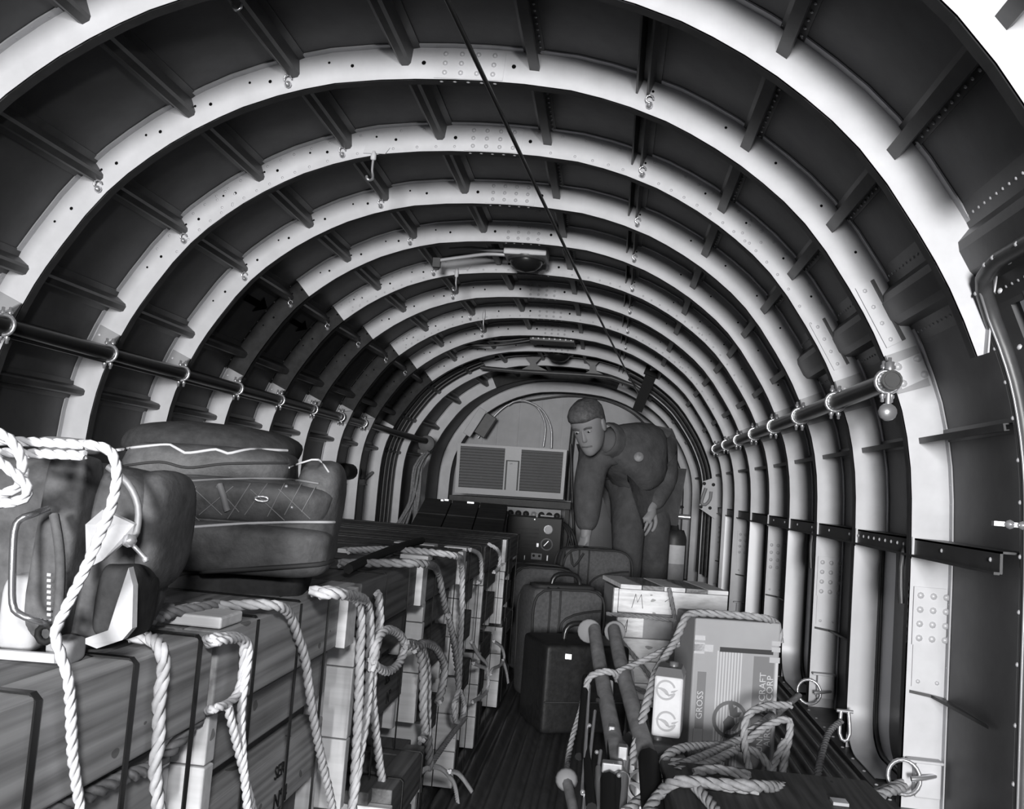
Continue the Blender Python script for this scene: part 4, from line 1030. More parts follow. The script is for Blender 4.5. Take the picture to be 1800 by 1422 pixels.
slab(0, 1, 0, 1, -.25, -.02, GREYD, 'case')
for a0, a1, b0, b1 in ((0, 1, 0, .05), (0, 1, .88, 1), (0, .03, .05, .88), (.97, 1, .05, .88)): slab(a0, a1, b0, b1, -.02, .02, GREY, 'frame_rail')
slab(.44, .59, .05, .88, -.02, .012, GREY, 'middle_panel'); slab(.455, .468, .30, .88, .012, .018, GREYD, 'groove'); slab(.565, .578, .30, .88, .012, .018, GREYD, 'groove'); slab(.455, .578, .28, .30, .012, .018, GREYD, 'groove')
for a0, a1 in ((.03, .44), (.59, .97)):
    for i in range(14):
        b = .06 + .82 * i / 14
        mb = MB(); mb.hexa([q(a0, b + .036, .018), q(a1, b + .036, .018), q(a1, b + .036, .006), q(a0, b + .036, .006), q(a0, b, -.012), q(a1, b, -.012), q(a1, b, -.02), q(a0, b, -.02)]); mb.build('louvre_slat', GREY, t)
text_part('UAF' if False else 'LM', .02, q(.49, .36, .013), (1, 0, -.05), (0, 0, 1), GREYD, t, 'lettering')
# shelf and perforated rail
sa, sb = at(790, 870, yl - .1), at(1003, 884, yl - .1)
t = thing('radio_table', (sa + sb) / 2, 'dark radio shelf with a pale perforated rail under the louvred cabinet', 'shelf')
mb = MB(); dn = Vector((0, 0, -.06)); bk = Vector((0, .42, 0)); mb.hexa([sa + dn, sb + dn, sb + dn + bk, sa + dn + bk, sa, sb, sb + bk, sa + bk]); mb.build('shelf', GREYD, t)
ra, rb = at(824, 886, yl - .16), at(986, 897, yl - .16)
mb = MB(); dn = Vector((0, 0, -.11)); bk = Vector((0, .02, 0)); mb.hexa([ra + dn, rb + dn, rb + dn + bk, ra + dn + bk, ra, rb, rb + bk, ra + bk]); mb.build('perforated_rail', mat('rail_light', .42, .45), t)
for i in range(12):
    c = ra.lerp(rb, (i + .55) / 12) + Vector((0, -.001, -.055)); mb = MB(); mb.lathe(c, (0, -1, 0), [(.030, 0), (.030, .004), (.024, .004), (.023, .001), (0, .001)], 14); mb.build('socket', GREYD if i != 8 else GREY, t)
for p in (sa, sb):
    mb = MB(); x = p[0] + (.04 if p is sa else -.04); mb.box2((x - .02, yl + .2, 0), (x + .02, yl + .25, p[2] - .06)); mb.build('leg', GREYD, t)
# transmitter cabinet with dials
yr = 8.1; ca, cb = at(893, 905, yr), at(989, 912, yr)
t = thing('radio_transmitter', ((ca[0] + cb[0]) / 2, yr, 0), 'black radio transmitter with round dials under the shelf at the far end', 'radio')
mb = MB(); mb.hexa([Vector((ca[0], yr, 0)), Vector((cb[0], yr, 0)), Vector((cb[0], yr + .25, 0)), Vector((ca[0], yr + .25, 0)), ca, cb, cb + Vector((0, .25, 0)), ca + Vector((0, .25, 0))]); mb.build('cabinet', PANEL, t, bevel=.008)
def dial(px, py, r, m, nm='dial'):
    c = at(px, py, yr - .001); mb = MB(); mb.lathe(c, (0, -1, 0), [(r, 0), (r, .014), (r * .82, .016), (r * .8, .008), (0, .008)], 18); o = mb.build(nm, m, t); return c, o
c, o = dial(964, 931, .042, STEEL); mb = MB(); mb.lathe(c + Vector((0, -.009, 0)), (0, -1, 0), [(.033, 0), (0, .001)], 16); mb.build('dial_face', mat('dial_white', .8, .5), o)
c, o = dial(961, 957, .056, GREY); mb = MB(); mb.lathe(c + Vector((0, -.009, 0)), (0, -1, 0), [(.043, 0), (0, .001)], 16); mb.build('dial_face', GREYD, o)
mb = MB(); mb.box(c + Vector((-.005, -.012, .008)), (.006, .003, .06), Matrix.Rotation(.7, 3, 'Y')); mb.build('needle', STEEL, o)
c, o = dial(901, 977, .038, STEEL); mb = MB(); mb.lathe(c + Vector((0, -.009, 0)), (0, -1, 0), [(.03, 0), (0, .001)], 16); mb.build('dial_face', mat('dial_white', .8, .5), o)
for px, py, w, h, m in ((898, 955, .05, .075, GREY), (943, 978, .095, .055, mat('plate_light', .55, .4)), (945, 958, .022, .035, STEEL), (962, 907, .12, .014, GREY), (944, 906, .015, .035, GREY), (940, 913, .012, .012, STEEL), (962, 981, .015, .05, STEEL), (922, 980, .01, .04, STEEL)):
    mb = MB(); mb.box(at(px, py, yr - .008), (w, .016, h)); o = mb.build('knob' if w < .04 else 'name_plate', m, t, bevel=.002)
    if px == 943:
        for dx in (-.025, .025): mb = MB(); mb.lathe(at(px, py, yr - .017) + Vector((dx, 0, .005)), (0, -1, 0), [(.012, 0), (0, .002)], 8); mb.build('jack', PANEL, o)
for i in range(6):
    mb = MB(); mb.box2((ca[0] + .10, yr - .004, ca[2] - .10 - .035 * i), (cb[0] - .20, yr + .01, ca[2] - .115 - .035 * i)); mb.build('vent_slat', GREYD, t)
for x0, x1 in ((.03, .08), (.05, .02), (.07, .12)):
    mb = MB(); mb.tube(spline([cb + Vector((-.03, .06, -.02)), cb + Vector((x0 + .02, .0, -.1)), cb + Vector((x1 + .03, -.02, -.3)), cb + Vector((x0, -.02, -.45)), cb + Vector((x0 - .04, -.02, -.6))], .05), .014, 6); mb.build('cable', GREYD, t)
# dark slatted chest on the left in front of the radio
P0, P1, P2, P3 = at(716, 938, 6.0), at(882, 952, 6.0), at(893, 893, 6.75), at(747, 882, 6.75)
P0[2] = P1[2] = (P0[2] + P1[2]) / 2; P2[2] = P3[2] = (P2[2] + P3[2]) / 2
t = thing('chest', (P0 + P1) / 2 * 1, 'dark slatted chest with a sloping lid beyond the last crates on the left', 'chest')
LIDW = wood('dark_chest_wood', .042, 0, .45, 22)
g = lambda a, b, o=0.: (P0.lerp(P1, a)).lerp(P3.lerp(P2, a), b) + Vector((0, -.2 * o, o))
mb = MB(); z0 = lambda p: Vector((p[0], p[1], 0)); mb.hexa([z0(P0), z0(P1), z0(P2), z0(P3), P0 - Vector((0, 0, .02)), P1 - Vector((0, 0, .02)), P2 - Vector((0, 0, .02)), P3 - Vector((0, 0, .02))]); mb.build('body', GREYD, t)
for i in range(2):
    for j in range(3):
        mb = MB(); a0, a1, b0, b1 = j / 3 + .006, (j + 1) / 3 - .006, i / 2 + .01, (i + 1) / 2 - .01
        mb.hexa([g(a0, b0), g(a1, b0), g(a1, b1), g(a0, b1), g(a0, b0, .03), g(a1, b0, .03), g(a1, b1, .03), g(a0, b1, .03)]); mb.build('lid_panel', LIDW, t, bevel=.004)
mb = MB(); mb.hexa([g(0, -.03, -.02), g(1, -.03, -.02), g(1, .0, -.02), g(0, 0, -.02), g(0, -.03, .02), g(1, -.03, .02), g(1, 0, .02), g(0, 0, .02)]); mb.build('front_rail', mat('rail_grey', .2, .6), t)
for a, b, w in ((.56, .93, .05), (.27, .95, .03), (.22, .93, .02)): mb = MB(); mb.box(g(a, b, .035), (w, .02, .012)); mb.build('latch', STEEL, t)
# gas cylinder at the right of the man
yc = 5.7; c = at(1182, 985, yc); r = 22 * yc / F_PX; zt = at(1182, 933, yc)[2]; zs = at(1182, 948, yc)[2]
t = thing('gas_cylinder', (c[0], yc, 0), 'dark gas cylinder with a pale label standing at the right behind the man', 'cylinder')
mb = MB(); mb.lathe((c[0], yc, 0), (0, 0, 1), [(0, 0), (r, .0), (r, zs), (r * .96, zs + .02), (r * .75, zs + .06), (r * .4, zt), (r * .3, zt + .04), (0, zt + .04)], 24); mb.build('body', GREYD, t)
mb = MB(); mb.smooth = True; zl0, zl1 = .25, zs - .03
rows = [[Vector((c[0] + (r + .002) * math.sin(a), yc - (r + .002) * math.cos(a), z)) for a in [-.35 + .19 * i for i in range(8)]] for z in (zl0, zl1)]
mb.grid(rows); mb.build('label', mat('label_paper', .42, .6, 0, 10, .15), t, fix=False)
mb = MB(); mb.smooth = True; rows = [[p + (p - Vector((c[0], yc, p[2]))) * .01 for p in row] for row in [[Vector((x[0], x[1], zl0)) for x in rows[0]], [Vector((x[0], x[1], zl0 + (zl1 - zl0) * .55)) for x in rows[0]]]]; mb.grid(rows); mb.build('label_band', mat('label_grey', .22, .6, 0, 10, .2), t, fix=False)
mb = MB(); mb.cyl((c[0], yc, zt + .03), (c[0], yc, zt + .14), .022, 10); mb.cyl((c[0] - .05, yc, zt + .09), (c[0] + .09, yc, zt + .09), .016, 8); mb.build('valve', STEEL, t)
mb = MB(); mb.lathe((c[0], yc, zt + .14), (0, 0, 1), [(.045, 0), (.05, .008), (.045, .018), (0, .018)], 12); mb.build('valve_wheel', GREYD, t)
# bright clamp on the frame beside him
# ------------------------------------------------------------ the man bending over the bags
SKINT = mat('skin', .20, .55, 0, 12, .08, spec=.25); HAIR = mat('brown_hair', .075, .6, 0, 70, .4, spec=.25); DENIM = mat('dark_flying_suit', .07, .85, 0, 16, .2, .7, spec=.1); DENIM2 = mat('dark_trousers', .058, .85, 0, 16, .2, .7, spec=.1)
ym = 4.72
def skin_mesh(name, verts, edges, rad, m, parent, sub=2, root=0):
    me = bpy.data.meshes.new(name); og = ORG[parent.name]
    me.from_pydata([Vector(v) - og for v in verts], edges, [])
    o = bpy.data.objects.new(name, me); COL.objects.link(o)
    md = o.modifiers.new('skin', 'SKIN'); md.use_smooth_shade = True
    for i, sv in enumerate(me.skin_vertices[0].data):
        r = rad[i]; sv.radius = (r, r) if not isinstance(r, tuple) else r; sv.use_root = (i == root)
    sb = o.modifiers.new('sub', 'SUBSURF'); sb.levels = sub; sb.render_levels = sub
    bpy.context.view_layer.update()
    m2 = bpy.data.meshes.new_from_object(o.evaluated_get(bpy.context.evaluated_depsgraph_get()))
    bpy.data.objects.remove(o); bpy.data.meshes.remove(me)
    for p in m2.polygons: p.use_smooth = True
    m2.materials.clear(); m2.materials.append(m); m2.name = name
    o = bpy.data.objects.new(name, m2); COL.objects.link(o); o.parent = parent; ORG[o.name] = og
    return o
m_ = lambda px, py, d=0.: at(px, py, ym + d)
FEET = (m_(1108, 1080, .05), m_(1150, 1080, .30))
t = thing('person', Vector((m_(1125, 900)[0], ym + .15, 0)), 'man in a dark flight suit bending over and reaching down to the canvas bags', 'person')
head_c = m_(1035, 750, -.34); nk = m_(1066, 780, -.16)
J = dict(pel=m_(1128, 858, .16), waist=m_(1122, 815, .10), chest=m_(1098, 785, .0), neckb=m_(1074, 776, -.10), neck=m_(1056, 770, -.20), skull=head_c,
         rsh=m_(1046, 802, -.10), relb=m_(1034, 868, -.14), rwr=m_(1030, 938, -.16), rhand=m_(1028, 950, -.165),
         lsh=m_(1142, 768, .12), lelb=m_(1172, 842, .22), lwr=m_(1144, 893, .06), lhand=m_(1139, 906, .04),
         rhip=m_(1106, 868, .12), rkn=m_(1104, 950, .02), ran=Vector((m_(1104, 1000, .10)[0], ym + .12, .10)), rto=Vector((m_(1095, 1000, .10)[0], ym - .10, .045)),
         lhip=m_(1150, 868, .26), lkn=m_(1150, 938, .14), lan=Vector((m_(1152, 1000, .30)[0], ym + .32, .10)), lto=Vector((m_(1147, 1000, .30)[0], ym + .10, .045)))
names = list(J); idx = {n: i for i, n in enumerate(names)}
ED = [('pel', 'waist'), ('waist', 'chest'), ('chest', 'neckb'), ('neckb', 'neck'), ('neck', 'skull'), ('chest', 'rsh'), ('rsh', 'relb'), ('relb', 'rwr'), ('rwr', 'rhand'), ('chest', 'lsh'), ('lsh', 'lelb'), ('lelb', 'lwr'), ('lwr', 'lhand'),
      ('pel', 'rhip'), ('rhip', 'rkn'), ('rkn', 'ran'), ('ran', 'rto'), ('pel', 'lhip'), ('lhip', 'lkn'), ('lkn', 'lan'), ('lan', 'lto')]
RD = dict(pel=.115, waist=.115, chest=.115, neckb=.075, neck=.055, skull=.06, rsh=.052, relb=.040, rwr=.03, rhand=.028, lsh=.055, lelb=.040, lwr=.03, lhand=.028, rhip=.085, rkn=.058, ran=.045, rto=.04, lhip=.085, lkn=.058, lan=.045, lto=.04)
body = skin_mesh('body', [J[n] for n in names], [(idx[a], idx[b]) for a, b in ED], [RD[n] for n in names], SKINT, t)
# clothes follow the body a little outside it
cn = ['pel', 'waist', 'chest', 'neckb', 'rsh', 'relb', 'rwr', 'lsh', 'lelb', 'lwr']; ce = [(a, b) for a, b in ED if a in cn and b in cn]
mid = lambda a, b, f: J[a].lerp(J[b], f)
cv = {n: J[n] for n in cn}; cv['relb2'] = mid('rsh', 'relb', .5) + Vector((-.01, 0, 0)); cv['lelb2'] = mid('lsh', 'lelb', .5) + Vector((.02, .0, 0)); cv['rfa'] = mid('relb', 'rwr', .45)
ce = [('pel', 'waist'), ('waist', 'chest'), ('chest', 'neckb'), ('chest', 'rsh'), ('rsh', 'relb2'), ('relb2', 'relb'), ('relb', 'rfa'), ('rfa', 'rwr'), ('chest', 'lsh'), ('lsh', 'lelb2'), ('lelb2', 'lelb'), ('lelb', 'lwr')]
cr = dict(pel=.165, waist=.165, chest=.165, neckb=.085, rsh=.085, relb2=.084, relb=.078, rfa=.072, rwr=.052, lsh=.10, lelb2=.085, lelb=.075, lwr=.052)
k = list(cv); ki = {n: i for i, n in enumerate(k)}
jk = skin_mesh('jacket', [cv[n] for n in k], [(ki[a], ki[b]) for a, b in ce], [cr[n] for n in k], DENIM, t)
tv = {n: J[n] for n in ('pel', 'rhip', 'rkn', 'ran', 'lhip', 'lkn', 'lan')}
te = [('pel', 'rhip'), ('rhip', 'rkn'), ('rkn', 'ran'), ('pel', 'lhip'), ('lhip', 'lkn'), ('lkn', 'lan')]; tr = dict(pel=.155, rhip=.115, rkn=.085, ran=.07, lhip=.115, lkn=.085, lan=.07)
k = list(tv); ki = {n: i for i, n in enumerate(k)}
skin_mesh('trousers', [tv[n] for n in k], [(ki[a], ki[b]) for a, b in te], [tr[n] for n in k], DENIM2, t)
for s in ('r', 'l'):
    a, b = J[s + 'an'], J[s + 'to']; mb = MB(); mb.smooth = True
    superq(mb, (a + b) / 2 + Vector((0, -.02, -.015)), Vector((.05, 0, 0)), Vector((0, .15, 0)), Vector((0, 0, .052)), .6, 18, 12); mb.build('boot', BLK2, t)
# head: looks down and to the left of the picture
fwd = Vector((-.24, -.80, -.50)).normalized(); upv_ = Vector((-.30, -.40, .88)); upv_ = (upv_ - fwd * upv_.dot(fwd)).normalized(); side = fwd.cross(upv_)
HC = head_c
hp = lambda s, f, u: HC + side * s + fwd * f + upv_ * u
mb = MB(); mb.smooth = True; rows = []
# stacked head sections: (height, half width, front reach, back reach)
for u, w, f, bk in [(-.125, .012, .066, -.045), (-.118, .032, .082, -.01), (-.105, .044, .090, .0), (-.085, .054, .090, .03), (-.060, .062, .088, .062), (-.035, .067, .088, .082), (-.01, .071, .087, .092), (.015, .074, .088, .098), (.045, .076, .090, .100), (.075, .072, .082, .094), (.10, .058, .062, .076), (.118, .035, .035, .046), (.125, .004, .004, .004)]:
    row = []
    for i in range(28):
        a = 2 * PI * i / 28; c_, s_ = math.cos(a), math.sin(a)
        d = (f if c_ > 0 else bk) * math.copysign(abs(c_) ** .85, c_); ww = w * math.copysign(abs(s_) ** .9, s_)
        if c_ > .80 and -.02 < u < .03: d -= .006 * (1 if abs(abs(s_) - .35) < .22 else 0)       # eye sockets
        row.append(hp(ww, d, u))
    rows.append(row)
mb.grid(rows, closed=True); hd = mb.build('head', SKINT, t)
mb = MB(); mb.smooth = True
rows = [[hp(w * s, f, u) for s, f in ((-1, .080), (-.55, .080 + d * .7), (0, .080 + d), (.55, .080 + d * .7), (1, .080))] for u, w, d in ((.022, .008, .010), (.0, .010, .016), (-.02, .013, .024), (-.032, .016, .026), (-.040, .014, .012), (-.044, .010, .002))]
mb.grid(rows); mb.build('nose', SKINT, hd)
for s in (-1, 1):
    mb = MB(); superq(mb, hp(s * .030, .082, .012), side * .012, fwd * .006, upv_ * .006, 1, 10, 8); mb.build('eye', mat('eye_white', .3, .3), hd)
    mb = MB(); superq(mb, hp(s * .030, .0875, .011), side * .005, fwd * .002, upv_ * .005, 1, 8, 6); mb.build('iris', BLK2, hd)
    mb = MB(); mb.tube(spline([hp(s * .012, .090, .027), hp(s * .03, .089, .033), hp(s * .048, .077, .027)], .01), .0042, 6); mb.build('eyebrow', HAIR, hd)
    mb = MB(); superq(mb, hp(s * .075, -.006, .0), side * .010, fwd * .020, upv_ * .033, .8, 12, 10); mb.build('ear', SKINT, hd)
mb = MB(); mb.tube(spline([hp(-.026, .082, -.066), hp(-.01, .091, -.063), hp(0, .092, -.064), hp(.01, .091, -.063), hp(.026, .082, -.066)], .006), [.0032] * 99 if False else .0036, 6); mb.build('mouth', mat('lips', .10, .5), hd)
mb = MB(); mb.smooth = True; rows = []
for u, w, f, bk in [(-.03, .073, -.035, .094), (0., .078, -.02, .102), (.03, .081, .0, .108), (.055, .083, .058, .110), (.066, .082, .100, .110), (.085, .079, .103, .106), (.108, .067, .088, .090), (.128, .043, .055, .060), (.138, .004, .004, .004)]:
    row = []
    for i in range(28):
        a = 2 * PI * i / 28; c_, s_ = math.cos(a), math.sin(a)
        d = (f if c_ > 0 else bk) * math.copysign(abs(c_) ** .85, c_); row.append(hp(w * math.copysign(abs(s_) ** .9, s_) * (1 + .015 * math.sin(9 * a)), d + .003 * math.sin(7 * a + u * 60), u))
    rows.append(row)
mb.grid(rows, closed=True); mb.build('hair', HAIR, hd)
# collar and badge
mb = MB(); mb.smooth = True; cc = J['neck'].lerp(J['neckb'], .35); ax = (J['neck'] - J['neckb']).normalized()
mb.lathe(cc - ax * .03, ax, [(.095, -.02), (.085, .02), (.078, .05), (.072, .048), (.08, .0)], 20); mb.build('collar', DENIM, t)
bd = m_(1123, 803, -.145); mb = MB(); mb.lathe(bd, (0.1, -1, .1), [(.024, -.02), (.024, .002), (0, .004)], 14); mb.build('shoulder_patch', mat('patch_light', .2, .7, 0, 40, .4), t)
# hands
def hand(wr, d, pn, sc, mirror, curl, name):
    """wr wrist, d direction of the fingers, pn palm normal"""
    d = d.normalized(); pn = (pn - d * pn.dot(d)).normalized(); sx = d.cross(pn) * mirror
    P = lambda a, b, c: wr + (d * a + sx * b + pn * c) * sc
    V = [P(-.03, 0, 0), P(.0, 0, 0), P(.045, .0, 0.0), P(.085, 0, 0)]; E = [(0, 1), (1, 2), (2, 3)]; R = [.026 * sc, (.028 * sc, .020 * sc), (.036 * sc, .017 * sc), (.036 * sc, .014 * sc)]
    for b, L in ((-.031, .072), (-.010, .082), (.011, .077), (.031, .060)):
        i = len(V); ps = [P(.07, b, 0)]; ang = 0; x, c = .092, 0.
        for sgm in (.42, .33, .25):
            ps.append(P(x, b * 1.05, c)); ang += curl; x += L * sgm * math.cos(ang); c += L * sgm * math.sin(ang)
        ps.append(P(x, b * 1.05, c)); V += ps; E += [(i + j, i + j + 1) for j in range(4)]; E.append((3, i)); R += [.009 * sc, .0095 * sc, .0088 * sc, .008 * sc, .0062 * sc]
    i = len(V); V += [P(.02, -.03, .004), P(.048, -.055, .016), P(.078, -.062, .028), P(.10, -.058, .040)]; E += [(1, i), (i, i + 1), (i + 1, i + 2), (i + 2, i + 3)]; R += [.014 * sc, .0125 * sc, .0105 * sc, .0075 * sc]
    return skin_mesh(name, V, E, R, SKINT, t, 2)
hand(J['rwr'] + Vector((0, 0, .005)), Vector((-.10, -.12, -1)), Vector((.75, .6, 0)), 1.0, 1, .42, 'hand')
hand(J['lwr'], (J['lhand'] - J['lwr']), Vector((-.3, .9, -.3)), 1.0, -1, .5, 'hand')
# ------------------------------------------------------------ lashing ropes
ROPES = mat('sisal_rope', .30, .85, 0, 60, .22, spec=.1)
def rope(name, paths, r, m, label, cat='rope', group=None, closed=False, raw=False):
    """one rope; paths are lists of world points, the first strand is the thing itself, more strands are parts"""
    t = None
    if len(paths) == 1:
        mb = MB(); rope_mb(mb, paths[0], r, closed); return tag(mb.build(name, m, origin=paths[0][0]), label, cat, group)
    t = thing(name, paths[0][0], label, cat, group)
    for p in paths: mb = MB(); rope_mb(mb, p, r); mb.build('strand', m, t)
    return t
SX = XR + .012
S = lambda *ps: [atx(x, y, SX) for x, y in ps]                 # along the right-hand face of the crates
Sd = lambda X, *ps: [atx(x, y, X) for x, y in ps]
Tp = lambda z, *ps: [atz(x, y, z) for x, y in ps]              # on the crate tops
K = lambda d, *ps: [at(x, y, d) for x, y in ps]
rope('rope', [K(.585, (150, 782), (192, 790), (206, 832), (196, 890), (180, 930), (150, 1000), (108, 1085)) + K(.575, (97, 1120)) + Sd(.232, (118, 1185), (124, 1240), (128, 1330), (142, 1430))], .0038, ROPEW, 'white rope running down over the parachute pack and the nearest crate')
rope('rope', [K(.60, (-40, 772), (40, 776), (85, 778), (150, 782)), K(.597, (-40, 793), (40, 797), (82, 798), (150, 801))], .0038, ROPEW, 'pair of white ropes stretched across the top of the parachute pack')
rope('rope', [K(.58, (-30, 752), (10, 766), (34, 795), (41, 830), (33, 855), (5, 868), (-40, 872)), K(.575, (-30, 790), (10, 820), (40, 845), (50, 860), (40, 878), (10, 884), (-40, 886))], .0038, ROPEW, 'white rope coil hanging on the left edge of the parachute pack')
rope('rope', [Tp(.645, (225, 1118), (262, 1122)) + Sd(.232, (284, 1140), (287, 1185), (279, 1240), (280, 1300), (272, 1345), (280, 1430))], .0056, ROPE, 'tan rope hanging down the right half of the nearest crate')
rope('rope', [Sd(.212, (40, 1440), (140, 1405), (205, 1370), (275, 1343), (335, 1278), (366, 1248))], .0065, ROPED, 'dark rope drawn sideways along the gap of the nearest crate')
rope('rope', [Sd(.205, (352, 1128)) + Sd(.236, (372, 1122), (412, 1118), (428, 1132), (425, 1195), (414, 1225), (398, 1238), (374, 1246)) + Sd(.20, (356, 1250)), Sd(.205, (355, 1134)) + Sd(.240, (380, 1128), (420, 1122), (438, 1138), (430, 1200), (424, 1250), (426, 1320), (436, 1430)), Sd(.238, (400, 1240), (412, 1290), (424, 1340), (446, 1430))], .0045, ROPEW, 'doubled pale cord knotted at the joint of the first two crate stacks')
rope('rope', [Tp(.648, (214, 1083), (262, 1090), (330, 1070), (420, 1064), (487, 1064)) + Sd(.232, (510, 1082), (524, 1120), (536, 1156), (546, 1230), (560, 1310), (578, 1390), (588, 1440))], .0058, ROPE, 'tan rope lying over the second crate lid and down its side')
rope('rope', [Tp(.65, (230, 1096), (280, 1080), (345, 1070), (380, 1062)), Tp(.652, (240, 1104), (265, 1075), (300, 1068))], .0058, ROPED, 'short grey rope ends crossing under the front of the duffel bag')
rope('rope', [Tp(.648, (545, 1040), (590, 1040)) + Sd(.235, (622, 1052), (634, 1080), (633, 1150), (630, 1250), (625, 1335), (618, 1440)), Tp(.65, (560, 1044), (600, 1044)) + Sd(.238, (642, 1056), (650, 1090), (650, 1160), (646, 1240), (634, 1320), (616, 1440)), Sd(.240, (664, 1042), (668, 1090), (660, 1150), (654, 1210), (662, 1300), (674, 1390), (682, 1440))], .0072, ROPE, 'thick triple rope hanging between the second and third crate stacks')
rope('rope', [Sd(.246, (654, 1178), (660, 1130), (680, 1107), (704, 1118), (711, 1140), (702, 1165), (682, 1180), (662, 1172), (654, 1160))], .0075, ROPE, 'round loop of thick rope hanging on the third crate stack')
rope('rope', [Tp(.646, (596, 990), (680, 990), (745, 991)) + Sd(.235, (768, 1002), (777, 1040), (783, 1070), (788, 1082)), Sd(.25, (788, 1082), (796, 1120), (803, 1170), (806, 1208))], .0075, ROPED, 'grey rope over the fourth crate lid tied down at its side')
rope('rope', [Tp(.640, (612, 968), (700, 966), (795, 976)) + Sd(.24, (811, 992), (812, 1060), (809, 1140), (806, 1212), (798, 1238), (800, 1266), (811, 1266), (816, 1240), (808, 1214))], .0072, ROPE, 'rope over the fifth crate lid ending in a long hanging eye')
rope('rope', [Sd(.25, (712, 1132), (734, 1138), (744, 1180), (744, 1250), (748, 1290), (740, 1302)), Sd(.252, (720, 1134), (740, 1140), (750, 1180), (751, 1250), (752, 1300), (756, 1350)), Sd(.254, (728, 1140), (745, 1132), (766, 1140), (781, 1170), (778, 1205), (770, 1236))], .0090, ROPED, 'knotted grey rope with a frayed end on the third crate stack')
rope('rope', [Sd(.245, (818, 1262), (795, 1290), (775, 1318), (756, 1346))], .0065, ROPED, 'dark rope slanting down from the hanging eye to the lower crate')
rope('rope', [Sd(.24, (828, 1128), (842, 1152), (856, 1172), (856, 1214), (830, 1234)), Sd(.24, (832, 1166), (852, 1174))], .0055, ROPE, 'thin cord pulled round the fifth and sixth crate stacks in a wedge')
rope('rope', [Sd(.25, (726, 1376), (744, 1354), (768, 1348), (786, 1360), (800, 1384), (808, 1440)), Sd(.27, (790, 1356), (806, 1360), (822, 1380), (842, 1412))], .0055, ROPEW, 'thin white cord trailing over the lower crates to the aisle floor')
rope('rope', [Tp(.62, (826, 966),) + Sd(.24, (842, 974), (846, 990), (845, 1020), (840, 1024))], .006, ROPE, 'short rope bight over the edge of the sixth crate')
rope('rope', [Tp(.61, (858, 956),) + Sd(.25, (872, 964), (879, 976), (877, 998), (868, 1006))], .006, ROPE, 'short rope bight over the edge of the farthest crate')
rope('rope', [Sd(.25, (868, 1127), (882, 1138), (886, 1158), (878, 1170), (866, 1176), (862, 1186)), Sd(.25, (884, 1160), (890, 1180), (893, 1200))], .005, ROPE, 'thin knotted cord on the farthest crate near the black case')
mb = MB(); mb.tube(spline(Tp(.648, (742, 950), (700, 962), (655, 980), (612, 1000)), .03), .008, 6); tag(mb.build('tie_strap', BLK2), 'black tie strap lying diagonally across the crate lids', 'strap')

# right side
ZB = lambda x, y, d: at(x, y, d)
L_ = lambda *ps: [at(x, y, d) for x, y, d in ps]
CT = CH + .012
rope('rope', [L_((1108, 1352, 2.16), (1120, 1300, 2.26), (1136, 1240, 2.36), (1150, 1190, 2.46), (1166, 1160, 2.54), (1188, 1125, 2.62), (1202, 1092, 2.66)) + [atz(1217, 1078, CT + .004), atz(1290, 1081, CT + .004), atz(1340, 1086, CT + .004)] + L_((1366, 1098, CF[1] + .10), (1371, 1130, CF[1] + .12))], .0115, ROPES, 'brown rope running up past the tins and over the carton')
rope('rope', [L_((1030, 1215, 2.50), (1036, 1190, 2.52), (1060, 1180, 2.50), (1080, 1184, 2.52), (1086, 1196, 2.58)), L_((1084, 1182, 2.54), (1125, 1164, 2.62), (1170, 1142, 2.68), (1192, 1132, 2.72))], .0095, ROPES, 'rope hitched round the two stretcher poles and led to the carton')
yP = PCF[1] - .03
rope('rope', [L_((1068, 1096, yP), (1090, 1124, yP), (1118, 1158, yP), (1144, 1190, yP)), L_((1066, 1079, yP), (1120, 1083, yP), (1165, 1088, yP), (1205, 1093, yP)), L_((1176, 1034, yP), (1183, 1070, yP), (1186, 1095, yP), (1181, 1130, yP), (1178, 1150, yP)), L_((1078, 1200, yP), (1105, 1206, yP), (1140, 1218, yP))], .0085, ROPED, 'thin dark rope net tied across the front of the pine crate')
rope('rope', [L_((1404, 1222, 3.70), (1382, 1240, 3.3), (1345, 1268, 2.62), (1305, 1296, 2.48), (1240, 1330, 2.3), (1170, 1372, 2.1), (1095, 1432, 1.86))], .0125, ROPES, 'thick rope from the far floor ring down across the carton front')
rope('rope', [L_((1172, 1362, 2.06), (1168, 1335, 2.12), (1195, 1316, 2.2), (1250, 1311, 2.36), (1308, 1315, 2.46), (1340, 1332, 2.48), (1362, 1368, 2.50), (1366, 1380, 2.5)), L_((1180, 1350, 2.05), (1215, 1338, 2.15), (1262, 1318, 2.32), (1300, 1300, 2.44)), L_((1190, 1356, 2.03), (1240, 1344, 2.16), (1290, 1320, 2.32))], .0115, ROPES, 'looped rope lying over the front foot of the carton')
rope('rope', [L_((1390, 1240, 2.56), (1352, 1240, 2.52), (1318, 1254, 2.46), (1308, 1280, 2.44), (1311, 1325, 2.42), (1322, 1372, 2.40)), L_((1312, 1304, 2.44), (1348, 1276, 2.50), (1384, 1264, 2.54), (1389, 1282, 2.54), (1380, 1330, 2.52), (1373, 1376, 2.5)), L_((1352, 1378, 2.46), (1362, 1340, 2.50), (1380, 1300, 2.53))], .0105, ROPES, 'rope bights standing up in front of the right edge of the carton')
ZT2 = hh + .012
rope('rope', [[atz(1222, 1358, ZT2), atz(1262, 1352, ZT2), atz(1318, 1364, ZT2)], [atz(1238, 1376, ZT2), atz(1285, 1384, ZT2), atz(1332, 1388, ZT2)], [atz(1216, 1376, ZT2), atz(1240, 1402, ZT2), atz(1258, 1425, ZT2), atz(1270, 1445, ZT2)]], .011, ROPES, 'loose rope strands lying on the lid of the dark wooden box')
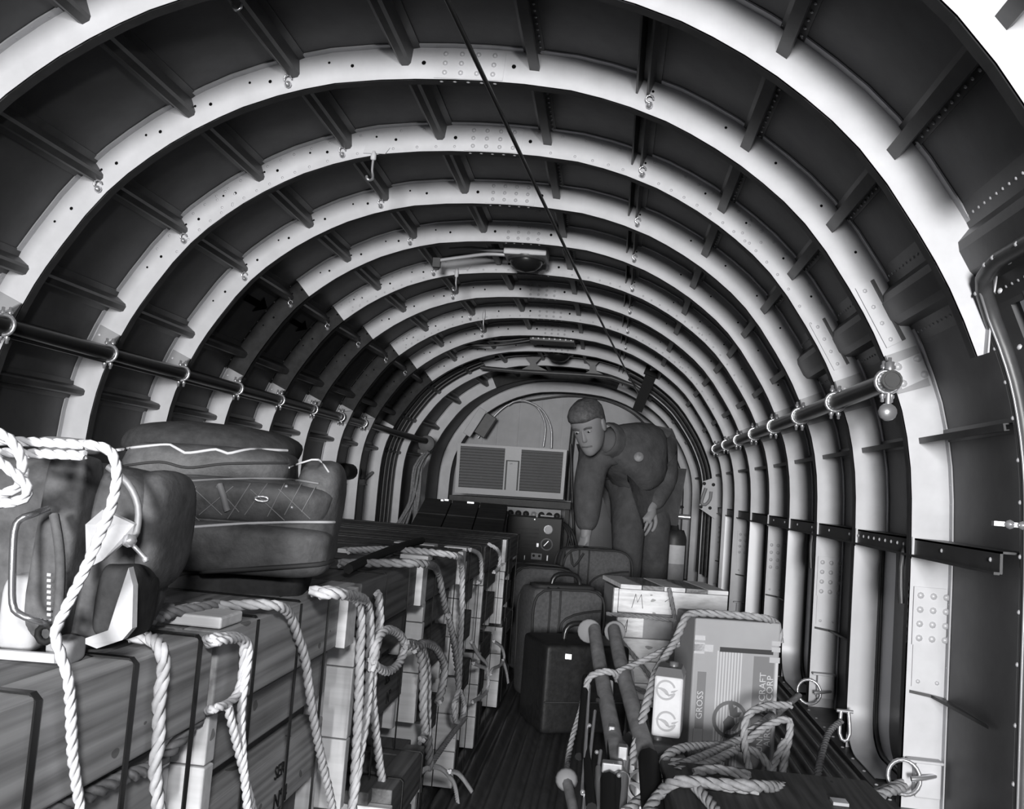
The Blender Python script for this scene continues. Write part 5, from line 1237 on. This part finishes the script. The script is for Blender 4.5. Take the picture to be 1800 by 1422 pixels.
rope('rope', [L_((1130, 1440, 1.80), (1160, 1395, 1.9)) + [atz(1190, 1374, ZT2 + .012), atz(1262, 1378, ZT2 + .01), atz(1340, 1382, ZT2 + .01)] + L_((1420, 1386, 2.22), (1500, 1392, 2.4))], .0125, ROPED, 'thick dark rope crossing low from the stretcher to the right wall')
rope('rope', [L_((1470, 1430, 2.3), (1510, 1408, 2.42), (1548, 1392, 2.52), (1586, 1378, 2.6)), L_((1500, 1432, 2.3), (1530, 1408, 2.42), (1560, 1392, 2.5), (1588, 1384, 2.6))], .0145, ROPES, 'doubled pale rope end made fast to the near floor ring')
rope('rope', [L_((1478, 1268, 3.15), (1458, 1286, 3.0), (1446, 1320, 2.8), (1438, 1360, 2.6), (1436, 1400, 2.45), (1434, 1440, 2.3))], .0105, ROPED, 'rope running along the corrugated floor beside the right wall')
rope('rope', [L_((1026, 1222, 2.6), (1020, 1250, 2.5), (1008, 1290, 2.42), (999, 1330, 2.34), (995, 1362, 2.2))], .0075, ROPES, 'thin rope hanging on the aisle side of the stretcher')
def floor_ring(px, py, k, r, label, tilt):
    y = YK(k); c = at(px, py, y - .05)
    t = thing('tie_down_ring', c, label, 'ring', 'tie-down rings at the right wall')
    mb = MB(); ax = Vector((math.sin(tilt), 0, math.cos(tilt)))
    mb.tube([c + Vector((r * math.cos(a), .012 * math.sin(a), r * math.sin(a))) for a in [i * PI / 10 for i in range(20)]], .0055, 8, closed=True); mb.build('ring', STEEL, t)
    mb = MB(); a = c + Vector((r * .6, 0, .0)); mb.tube(spline([a + Vector((-.01, -.01, 0)), a + Vector((.02, -.006, .004)), a + Vector((.06, .02, .006))], .01), .007, 8); mb.build('eye_bolt', STEEL, t)
    return t
floor_ring(1422, 1216, 3, .045, 'steel tie-down ring at the right wall beyond the carton', .2)
floor_ring(1589, 1366, 1, .042, 'steel tie-down ring at the right wall nearest the camera', .2)
c = at(1484, 1272, 3.16); t = thing('shackle', c, 'small steel shackle standing on the floor between two tie-down rings', 'shackle')
mb = MB(); mb.tube(spline([c + Vector((-.012, 0, .04)), c + Vector((-.016, -.01, -.03)), c + Vector((0, -.014, -.052)), c + Vector((.016, -.01, -.03)), c + Vector((.012, 0, .04))], .01), .006, 8); mb.build('bow', STEEL, t)
mb = MB(); mb.cyl(c + Vector((-.026, 0, .04)), c + Vector((.026, 0, .04)), .006, 8); mb.build('pin', STEEL, t)
